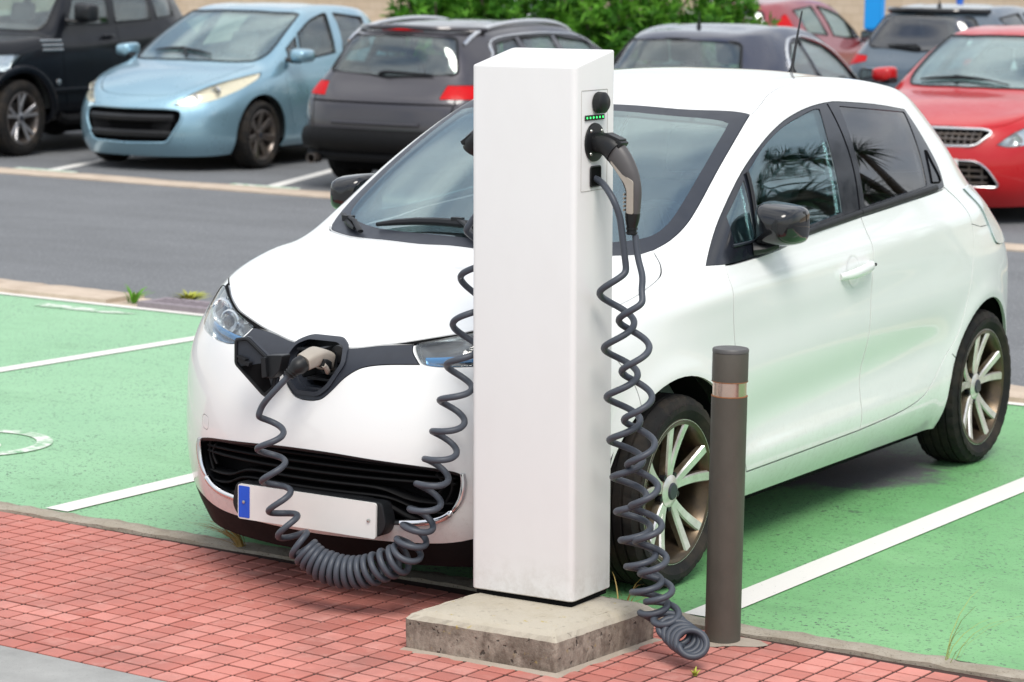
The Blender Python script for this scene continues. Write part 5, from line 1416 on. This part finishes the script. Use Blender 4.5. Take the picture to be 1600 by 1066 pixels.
# light blue hatchback, nose towards the road
f1 = mapper([-.98, -.84, -.02, .98, 2.35, 2.75, 3.05, 3.30], [.17, .36, .655, .985, 1.43, 1.50], 1.055)
def ft1(c):
    doors(c, f1); c.line(cr([(0, -.80), (.25, -.775), (.42, -.70), (.55, -.50), (.66, -.15), (.70, .15)], 5), 'top', (.4, 1.3), .007, BS)
blue = bg_car('parked_car', 'light blue hatchback with yellowed headlights and a wide black grille', (-10.93, 12.28, 0), .09, 'blue_paint', f1, 2.608, .316, .225,
    front=dict(lamp=[(.43, .605, 1), (.52, .695), (.62, .768), (.72, .828), (.815, .885, 1), (.835, .83), (.805, .745), (.72, .665), (.60, .615), (.50, .598)], ylim=.25,
               mouths=[([(0, .575), (.40, .575), (.505, .560), (.515, .47), (.40, .27), (0, .26)], (2, 0), ('blue_paint', .012))]),
    mir=((.86, .42, 1.0), (.985, .50, 1.035), (.095, .10, .068)), alloys='alloy_dark', spokes=7, twin=0, feats=ft1, ws_mat='windscreen')
wiper(blue, ((-.45, .22), (.25, .10), (.0, .06)))
b = MB(); b.prism(fillet([(-.42, .37), (.42, .37), (.44, .50), (-.44, .50)], .03), 'y', -.985, -.90); b.V = [(v_[0], blue.fy(v_[0], .45).y + (.012 if v_[1] < -.95 else .07), v_[2]) for v_ in b.V]; b.link('number_plate_beam', 'dull_black', blue.root)
# black off-roader
f2 = mapper([-.90, -.84, .34, .95, 2.6, 3.1, 3.35, 3.55], [.30, .58, 1.00, 1.20, 1.68, 1.78], 1.06, .10)
def ft2(c):
    doors(c, f2)
WIN2 = [('front_window', [(.63, 1.09), (.94, 1.40), (1.40, 1.43), (1.36, 1.09)]), ('rear_window', [(1.47, 1.10), (1.52, 1.43), (2.10, 1.42), (2.06, 1.12)]), ('quarter_window', [(2.16, 1.13), (2.20, 1.41), (2.55, 1.37), (2.50, 1.15)])]
suv = bg_car('parked_car', 'black off-roader with flared wheel arches and a side vent at the left edge', (-13.52, 11.9, 0), .09, 'suv_paint', f2, 2.76, .370, .245, windows=WIN2,
    front=dict(lamp=[(.52, .82, 1), (.84, .82, 1), (.86, .98, 1), (.52, .98, 1)], lens='lens', hous='lamp_silver', mouths=[([(0, .98), (.42, .98), (.40, .72), (0, .72)], (3, 0), ('chrome', .012))]),
    mir=((.86, .72, 1.30), (1.02, .82, 1.37), (.11, .085, .095)), mir_mat='black_trim', mir_e=.28, alloys='alloy_silver', spokes=5, twin=.2, feats=ft2, arch_rad=.085)
for sd in BS:
    for yc in (0, 2.76):
        b = MB(); b.tube([suv.sx(yc + .47 * cos(a), .37 + .47 * sin(a), .016, sd) for a in [-.1 + (pi + .2) * i / 26 for i in range(27)]], .042, 8, flat=((1, 0, 0), .8)); b.link('arch_flare', 'suv_paint', suv.root)
    v_ = empty('side_vent', (0, 0, 0)); v_.parent = suv.root
    for i in range(3): b = MB(); b.tube([suv.sx(.30 + .30 * t, 1.015 + .042 * i, .010, sd) for t in (0, .5, 1)], .013, 6, flat=((1, 0, 0), .6)); b.link('vent_fin', 'lamp_silver', v_)
    b = MB(); p = suv.sx(.53, .70, .004, sd); b.lathe([(.0, sd * .01), (.03, sd * .006), (.032, -sd * .01)], 'x', 16, p); b.link('side_marker', 'lamp_silver', suv.root)
    b = MB(); b.tube([suv.sx(.45 + 1.95 * t, .62, .012, sd) for t in [i / 8 for i in range(9)]], .022, 8, flat=((1, 0, 0), .6)); b.link('side_moulding', 'suv_paint', suv.root)
    b = MB(); b.tube([(sd * .90, .55, .36), (sd * .93, .62, .33), (sd * .93, 2.1, .33), (sd * .90, 2.2, .36)], .05, 8); b.link('side_step', 'dull_black', suv.root)
    b = MB(); b.tube([suv.sx(1.30 + .17 * t, 1.12, .02 + .02 * sin(pi * t), sd) for t in [i / 6 for i in range(7)]], .016, 8); b.link('door_handle', 'suv_paint', suv.root)
# dark grey estate, tail towards the road
f3 = mapper([-.92, -.82, .25, 1.15, 2.95, 3.38, 3.58, 3.79], [.22, .46, .74, .945, 1.335, 1.435], 1.055, .06)
WIN3 = [('front_window', [(.60, 1.10), (.95, 1.37), (1.40, 1.43), (1.36, 1.10)]), ('rear_window', [(1.46, 1.11), (1.50, 1.435), (1.98, 1.43), (1.95, 1.13)]), ('quarter_window', [(2.05, 1.14), (2.07, 1.425), (2.36, 1.385), (2.44, 1.28), (2.44, 1.17)])]
def ft3(c):
    doors(c, f3)
    c.line(cr([(0, .30), (.45, .31), (.62, .36), (.66, .60), (.68, .80)], 4), 'front', (2.9, 5), .012, BS)
    c.line([(-.70, .755), (.70, .755)], 'front', (2.9, 5), .014, (1,))
est = bg_car('parked_car', 'dark grey estate car with roof rails and red tail lamps seen from behind', (-8.13, 14.75, 0), pi + .07, 'dark_paint', f3, 2.81, .325, .225, windows=WIN3,
    rear=dict(win=[(0, 1.315), (.50, 1.300), (.62, 1.00), (0, .965)], lamp=[(.555, .80, 1), (.575, .915, 1), (.80, .915), (.880, .895, 1), (.880, .815), (.85, .80, 1)], glass='car_glass'),
    front=dict(lamp=[(.45, .62, 1), (.80, .66, 1), (.80, .74, 1), (.45, .70, 1)], lens='lens'), mir=((.86, .62, .93), (.98, .70, .99), (.10, .08, .068)), feats=ft3)
for sd in BS:
    b = MB(); P_ = [est.tz(sd * .555, 1.25 + 2.0 * t, .004 + .022 * sin(pi * t) ** .35) for t in [i / 20 for i in range(21)]]; b.tube(P_, .020, 8); b.link('roof_rail', 'lamp_silver', est.root)
    Q = mp_side(f3, [(.56, 1.085), (.93, 1.385), (1.40, 1.455), (1.98, 1.455), (2.38, 1.41), (2.475, 1.29), (2.475, 1.15), (1.4, 1.085)])
    b = MB(); b.tube([est.sx(y, z, .004, sd) for y, z in cr(Q, 4, True)], .013, 6, True); b.link('window_chrome', 'lamp_silver', est.root)
b = MB(); b.tube([est.ry(x, .44, .012) for x in [-.84 + 1.68 * i / 20 for i in range(21)]], .050, 8, flat=((0, 0, 1), 1.9)); b.link('rear_bumper', 'dull_black', est.root)
b = MB(); b.tube([est.ry(x, .30, .004) for x in [-.76 + 1.52 * i / 20 for i in range(21)]], .045, 8); b.link('bumper_skirt', 'dull_black', est.root)
b = MB(); b.tube([est.ry(x, 1.345, .016) for x in [-.20 + .4 * i / 6 for i in range(7)]], .012, 6); b.link('brake_light', 'red_lamp', est.root)
b = MB(); b.tube([est.ry(x, 1.350 - .02 * abs(x), .030) for x in [-.58 + 1.16 * i / 14 for i in range(15)]], .024, 8); b.link('roof_spoiler', 'dark_paint', est.root)
b = MB(); b.tube([est.ry(.08, .985, .01), est.ry(.02, .99, .035), est.ry(-.42, .985, .02)], [.02, .016, .008], 8); b.link('rear_wiper', 'black_trim', est.root)
b = MB(); b.tube([est.ry(x, .585, .010) for x in (-.42, -.2, 0, .2, .42)], .016, 6); b.link('tailgate_strip', 'dark_paint', est.root)
b = MB(); b.lathe([(.036, 3.66), (.044, 3.66), (.044, 3.78), (.036, 3.78)], 'y', 20, (.62, 0, .265), True); b.link('exhaust_pipe', 'alloy_dark', est.root)
# dark blue coupe
f4 = mapper([-.95, -.85, .55, 1.40, 2.55, 2.95, 3.45, 3.75], [.20, .45, .74, .955, 1.375, 1.455], 1.05)
WIN4 = [('front_window', [(.50, 1.06), (.75, 1.25), (1.05, 1.37), (1.45, 1.43), (1.62, 1.435), (1.42, 1.07)]), ('quarter_window', [(1.48, 1.08), (1.66, 1.43), (1.90, 1.40), (2.12, 1.28), (2.20, 1.11)])]
coupe = bg_car('parked_car', 'dark blue coupe with chrome window arch behind the white car roof', (-5.72, 15.0, 0), pi + .05, 'navy_paint', f4, 2.73, .32, .225, windows=WIN4,
    rear=dict(win=[(0, 1.34), (.50, 1.32), (.64, .99), (0, .96)], lamp=[(.45, .75, 1), (.45, .85, 1), (.84, .85, 1), (.84, .75, 1)]), mir=((.85, .95, .96), (.97, 1.02, 1.015), (.10, .08, .065)), mir_mat='black_gloss', cabin_kw=dict(pale=True), ws_mat='car_glass')
for sd in BS:
    Q = mp_side(f4, [(.46, 1.05), (.72, 1.265), (1.05, 1.39), (1.45, 1.45), (1.68, 1.45), (1.94, 1.42), (2.17, 1.29), (2.25, 1.09)])
    b = MB(); b.tube([coupe.sx(y, z, .004, sd) for y, z in cr(Q, 5)], .016, 6); b.link('window_chrome', 'lamp_silver', coupe.root)
p = coupe.tz(.05, 2.45); b = MB(); b.lathe([(.022, -.005), (.018, .02), (.006, .05), (.004, .13)], 'z', 12, p); b.link('antenna', 'black_trim', coupe.root)
# red saloon, nose towards the road
f5 = mapper([-.97, -.86, .30, 1.15, 2.65, 3.05, 3.55, 3.80], [.17, .42, .745, 1.0, 1.40, 1.48], 1.085)
def ft5(c):
    doors(c, f5); c.line(cr([(0, -.845), (.35, -.80), (.55, -.62), (.68, -.2), (.72, .30)], 5), 'top', (.4, 1.3), .007, BS)
red = bg_car('parked_car', 'bright red saloon with chrome-edged grille facing the road', (-3.23, 12.6, 0), .05, 'red_paint', f5, 2.85, .325, .225,
    front=dict(lamp=[(.50, .62, 1), (.60, .72), (.74, .80), (.84, .83, 1), (.855, .75), (.80, .66), (.68, .62), (.58, .605)], lens='lens', hous='lamp_silver', bar_mat='alloy_dark',
               mouths=[([(0, .735), (.40, .735), (.46, .715), (.36, .61), (0, .60)], (3, 16), ('lamp_silver', .011)), ([(0, .50), (.38, .50), (.46, .44), (.54, .30), (0, .295)], (4, 10), ('lamp_silver', .008))]),
    mir=((.88, .62, 1.02), (1.0, .70, 1.06), (.10, .08, .066)), feats=ft5, ws_mat='windscreen')
plate(red, (0, red.fy(0, .46).y - .012, .46), .26, .055)
wiper(red, ((-.60, .52), (.05, .40), (.2, .36)))
b = MB(); b.tube([(0, 1.08, 1.30), (0, 1.09, 1.20)], .003, 6); b.lathe([(.0, -.06), (.03, -.03), (.018, .02), (.0, .04)], 'z', 10, (0, 1.09, 1.16)); b.link('hanging_charm', 'plate', red.root)
b = MB(); b.box((0, 1.12, 1.33), (.12, .02, .035)); b.link('cabin_mirror', 'black_trim', red.root, bevel=.012)
# dull blue-grey crossover further back, tail towards the road
f6 = mapper([-.88, -.80, .10, .95, 2.55, 2.98, 3.20, 3.42], [.25, .50, .84, 1.04, 1.475, 1.555], 1.05)
suv2 = bg_car('parked_car', 'blue-grey crossover with a dark rear window parked behind the red saloon', (-6.62, 22.5, 0), pi + .03, 'grey_paint', f6, 2.65, .34, .23, level=3, glass='privacy_glass',
    rear=dict(win=[(0, 1.44), (.50, 1.42), (.66, 1.19), (.56, 1.08), (0, 1.05)], glass='privacy_glass', lamp=[(.55, .93, 1), (.56, .99, 1), (.86, 1.01, 1), (.88, .91, 1), (.78, .88, 1)]), mir=((.86, .5, 1.08), (.97, .56, 1.13), (.10, .08, .07)))
b = MB(); b.tube([suv2.ry(x, 1.46, .03) for x in [-.56 + 1.12 * i / 12 for i in range(13)]], .030, 8); b.link('roof_spoiler', 'black_gloss', suv2.root)
b = MB(); b.tube([suv2.ry(-.02, 1.08, .01), suv2.ry(.0, 1.09, .04), suv2.ry(.35, 1.10, .02)], [.02, .018, .008], 8); b.link('rear_wiper', 'black_trim', suv2.root)
p = suv2.tz(0, 2.55); b = MB(); b.lathe([(.03, -.005), (.02, .03), (.006, .06), (.004, .2)], 'z', 12, p); b.link('antenna', 'black_trim', suv2.root)
# maroon hatchback behind the coupe
f7 = mapper([-.85, -.75, .10, .95, 2.45, 2.84, 3.10, 3.30], [.18, .43, .80, 1.02, 1.46, 1.55], 1.02)
mar = bg_car('parked_car', 'faded maroon hatchback behind the dark blue coupe', (-10.15, 24.6, 0), pi + .04, 'maroon_paint', f7, 2.6, .31, .22, level=3,
    rear=dict(win=[(0, 1.40), (.44, 1.38), (.55, 1.12), (0, 1.08)], lamp=[(.62, .95, 1), (.60, 1.35, 1), (.72, 1.30, 1), (.80, .95, 1)]), mir=((.84, .5, 1.0), (.95, .56, 1.06), (.10, .08, .07)), mir_mat='black_trim')
f8 = mapper([-.85, -.75, .0, .9, 2.40, 2.84, 3.10, 3.30], [.18, .43, .80, 1.02, 1.44, 1.53], 1.02)
wht = bg_car('parked_car', 'white car half hidden behind the light blue hatchback roof', (-13.75, 20.5, 0), .04, 'silver_paint', f8, 2.6, .31, .22, level=3, mir=((.84, .5, 1.0), (.95, .56, 1.06), (.10, .08, .07)))

# ------------------------------------------------------------------ oleander hedge, wall and posts
def leaf_clump(b, c, n, L, wd, rn, up=.4):
    ax = Vector((rn.uniform(-1, 1), rn.uniform(-1, 1), rn.uniform(.2, 1.3))).normalized()
    for i in range(n):
        a = rn.uniform(0, 2 * pi); u_ = ax.orthogonal().normalized(); w_ = ax.cross(u_)
        d = (ax * rn.uniform(.35, 1.1) + (u_ * cos(a) + w_ * sin(a)) * rn.uniform(.5, 1)).normalized(); s_ = d.cross(ax); s_ = s_.normalized() if s_.length > 1e-4 else u_
        l = L * rn.uniform(.7, 1.2); o_ = Vector(c) + d * .01; dr = Vector((0, 0, -.12 * l))
        b.add([o_, o_ + d * l * .45 + s_ * wd, o_ + d * l + dr, o_ + d * l * .45 - s_ * wd, ], [(0, 1, 2, 3)])
for i, (x, y, rx, ry_, rz_) in enumerate(((-11.15, 17.2, .72, .85, 1.75), (-10.35, 17.5, 1.15, .9, 2.05), (-9.0, 17.3, 1.0, .85, 1.90), (-8.2, 17.9, .7, .7, 1.65))):
    rn = random.Random(40 + i); lb = ('leftmost bright green oleander shrub behind the estate car roof', 'big oleander shrub with white flowers right behind the charging post top', 'dense oleander shrub between the estate car and the blue coupe', 'small oleander shrub touching the maroon hatchback window')[i]
    rt = empty('oleander_shrub', (x, y, 0), label=lb, cat='shrub', group='oleander shrubs of the hedge')
    bs = [MB(), MB()]; fl_ = MB()
    for q in range(1500):
        th = rn.uniform(0, 2 * pi); ph = math.acos(rn.uniform(-.2, 1)); r_ = rn.uniform(.45, 1.0) ** .5 * (1 + .14 * sin(5 * th + i) * sin(4 * ph) + .10 * sin(11 * th + 2 * ph))
        c_ = (rx * r_ * sin(ph) * cos(th), ry_ * r_ * sin(ph) * sin(th), .35 + (rz_ - .35) * max(0, r_ * cos(ph)) + rn.uniform(-.1, .1))
        leaf_clump(bs[rn.random() < .45], c_, 9, .15, .015, rn)
        if rn.random() < .012 and r_ > .85:
            for t in range(5): fl_.lathe([(.0, .0), (.022, .01), (.0, .014)], 'z', 5, (c_[0] + rn.uniform(-.04, .04), c_[1] - .06 + rn.uniform(-.04, .04), c_[2] + .06 + rn.uniform(-.04, .04)))
    for bq, mt in zip(bs, ('green_leaf', 'pale_leaf')): link('foliage', bq.mesh('foliage'), mt, rt, kind='stuff')
    if fl_.V: link('flowers', fl_.mesh('flowers'), 'flower', rt, kind='stuff')
    b = MB()
    for q in range(9):
        a = 2 * pi * q / 9; b = MB(); b.tube([(.1 * cos(a), .1 * sin(a), 0), (.4 * rx * cos(a), .4 * ry_ * sin(a), .5 * rz_), (.7 * rx * cos(a + .2), .7 * ry_ * sin(a + .2), .85 * rz_)], [.03, .02, .008], 6); b.link('stem', 'bark', rt)
k = NT('stone_wall'); v = k.coord()
br = k.n('ShaderNodeTexBrick'); br.inputs['Scale'].default_value = 1.6; br.inputs['Color1'].default_value = (.52, .42, .31, 1); br.inputs['Color2'].default_value = (.62, .53, .42, 1); br.inputs['Mortar'].default_value = (.36, .29, .21, 1); br.inputs['Mortar Size'].default_value = .012
mpn = k.n('ShaderNodeMapping'); mpn.inputs['Rotation'].default_value = (pi / 2, 0, 0); tcn = k.n('ShaderNodeTexCoord'); k.l(tcn.outputs['Object'], mpn.inputs[0]); k.l(mpn.outputs[0], br.inputs[0])
M['stone_wall'] = k.set(Base_Color=k.mix(k.noise(2.5, 6, .7, v), br.outputs[0], (.44, .35, .26), 'MIX'), Roughness=.9)
M['pale_stone'] = plain('pale_stone', (.62, .55, .46), .9, var=.12, scale=3, bump=.3)
wl = empty('stone_wall', (-15, 36, 0), label='beige stone wall with a pale ledge at the far side of the car park', cat='wall')
b = MB(); b.box((0, 0, 1.3), (45, .25, 1.3)); b.link('wall_face', 'stone_wall', wl)
b = MB(); b.box((0, -.55, .34), (45, .30, .34)); b.link('wall_ledge', 'pale_stone', wl, bevel=.03)
b = MB(); b.box((0, -1.6, .07), (45, .75, .07)); b.link('wall_kerb', 'pale_stone', wl, bevel=.02)
M['blue_sign'] = plain('blue_sign', (.012, .36, .90), .4, var=.08, scale=3)
M['blue_pole'] = plain('blue_pole', (.02, .14, .62), .4, var=.1)
sp_ = empty('blue_totem', (-9.95, 25.9, 0), label='bright blue sign totem standing behind the maroon hatchback', cat='sign')
b = MB(); b.box((0, 0, .65), (.075, .05, .65)); b.link('totem_post', 'blue_sign', sp_, bevel=.01)
b = MB(); b.box((.03, -.01, 1.95), (.125, .07, .85)); b.link('totem_panel', 'blue_sign', sp_, bevel=.015)
sp_ = empty('blue_pole', (-9.35, 27.5, 0), label='thin dark blue pole in front of the stone wall', cat='pole')
b = MB(); b.tube([(0, 0, 0), (0, 0, 2.6)], .05, 16); b.link('pole_shaft', 'blue_pole', sp_)
b = MB(); b.lathe([(.085, 1.30), (.07, 1.36), (.05, 1.40)], 'z', 16); b.link('pole_collar', 'blue_pole', sp_)
b = MB(); b.lathe([(.05, 2.6), (.03, 2.64), (0, 2.65)], 'z', 16); b.link('pole_cap', 'blue_pole', sp_)

# ------------------------------------------------------------------ palms beyond the right edge (mirrored in the side windows)
def palm(x, y, h_, label, heads, seed):
    rn = random.Random(seed); rt = empty('palm_tree', (x, y, 0), label=label, cat='palm tree', group='palms beyond the car park')
    for (dx, dy, hh, L) in heads:
        b = MB(); P_ = cr([(0, 0, 0), (dx * .25, dy * .25, hh * .45), (dx * .7, dy * .7, hh * .8), (dx, dy, hh)], 5); b.tube([Vector(p) for p in P_], [.22 - .11 * i / (len(P_) - 1) for i in range(len(P_))], 10); b.link('trunk', 'bark', rt)
        b = MB()
        for i in range(130):
            a = rn.uniform(0, 2 * pi); e = rn.uniform(-.6, 1.45); l = L * rn.uniform(.75, 1.1)
            d = Vector((cos(a) * cos(e), sin(a) * cos(e), sin(e))); s_ = d.cross(Vector((0, 0, 1))); s_ = s_.normalized() if s_.length > 1e-3 else Vector((1, 0, 0)); o_ = Vector((dx, dy, hh)); g_ = Vector((0, 0, -.22 * l))
            b.add([o_, o_ + d * l * .4 + s_ * .045, o_ + d * l + g_, o_ + d * l * .4 - s_ * .045], [(0, 1, 2, 3)])
        link('crown', b.mesh('crown'), 'palm_leaf', rt, kind='stuff')
palm(9.6, 21.0, 5, 'branching palm mirrored low in the front door window of the white car', [(-.1, 0, 7.9, 1.7), (.2, .2, 6.4, 1.9), (1.0, .4, 5.9, 1.7), (-.9, 0, 5.6, 1.6)], 1)
palm(8.9, 22.0, 5, 'upright palm mirrored beside the door pillar of the white car', [(-.6, -.1, 8.6, 1.7)], 2)
palm(9.7, 22.2, 5, 'slender leaning palm mirrored in the rear side window of the white car', [(-2.3, .4, 8.0, 1.5)], 3)

bpy.data.scenes.remove(WORK)
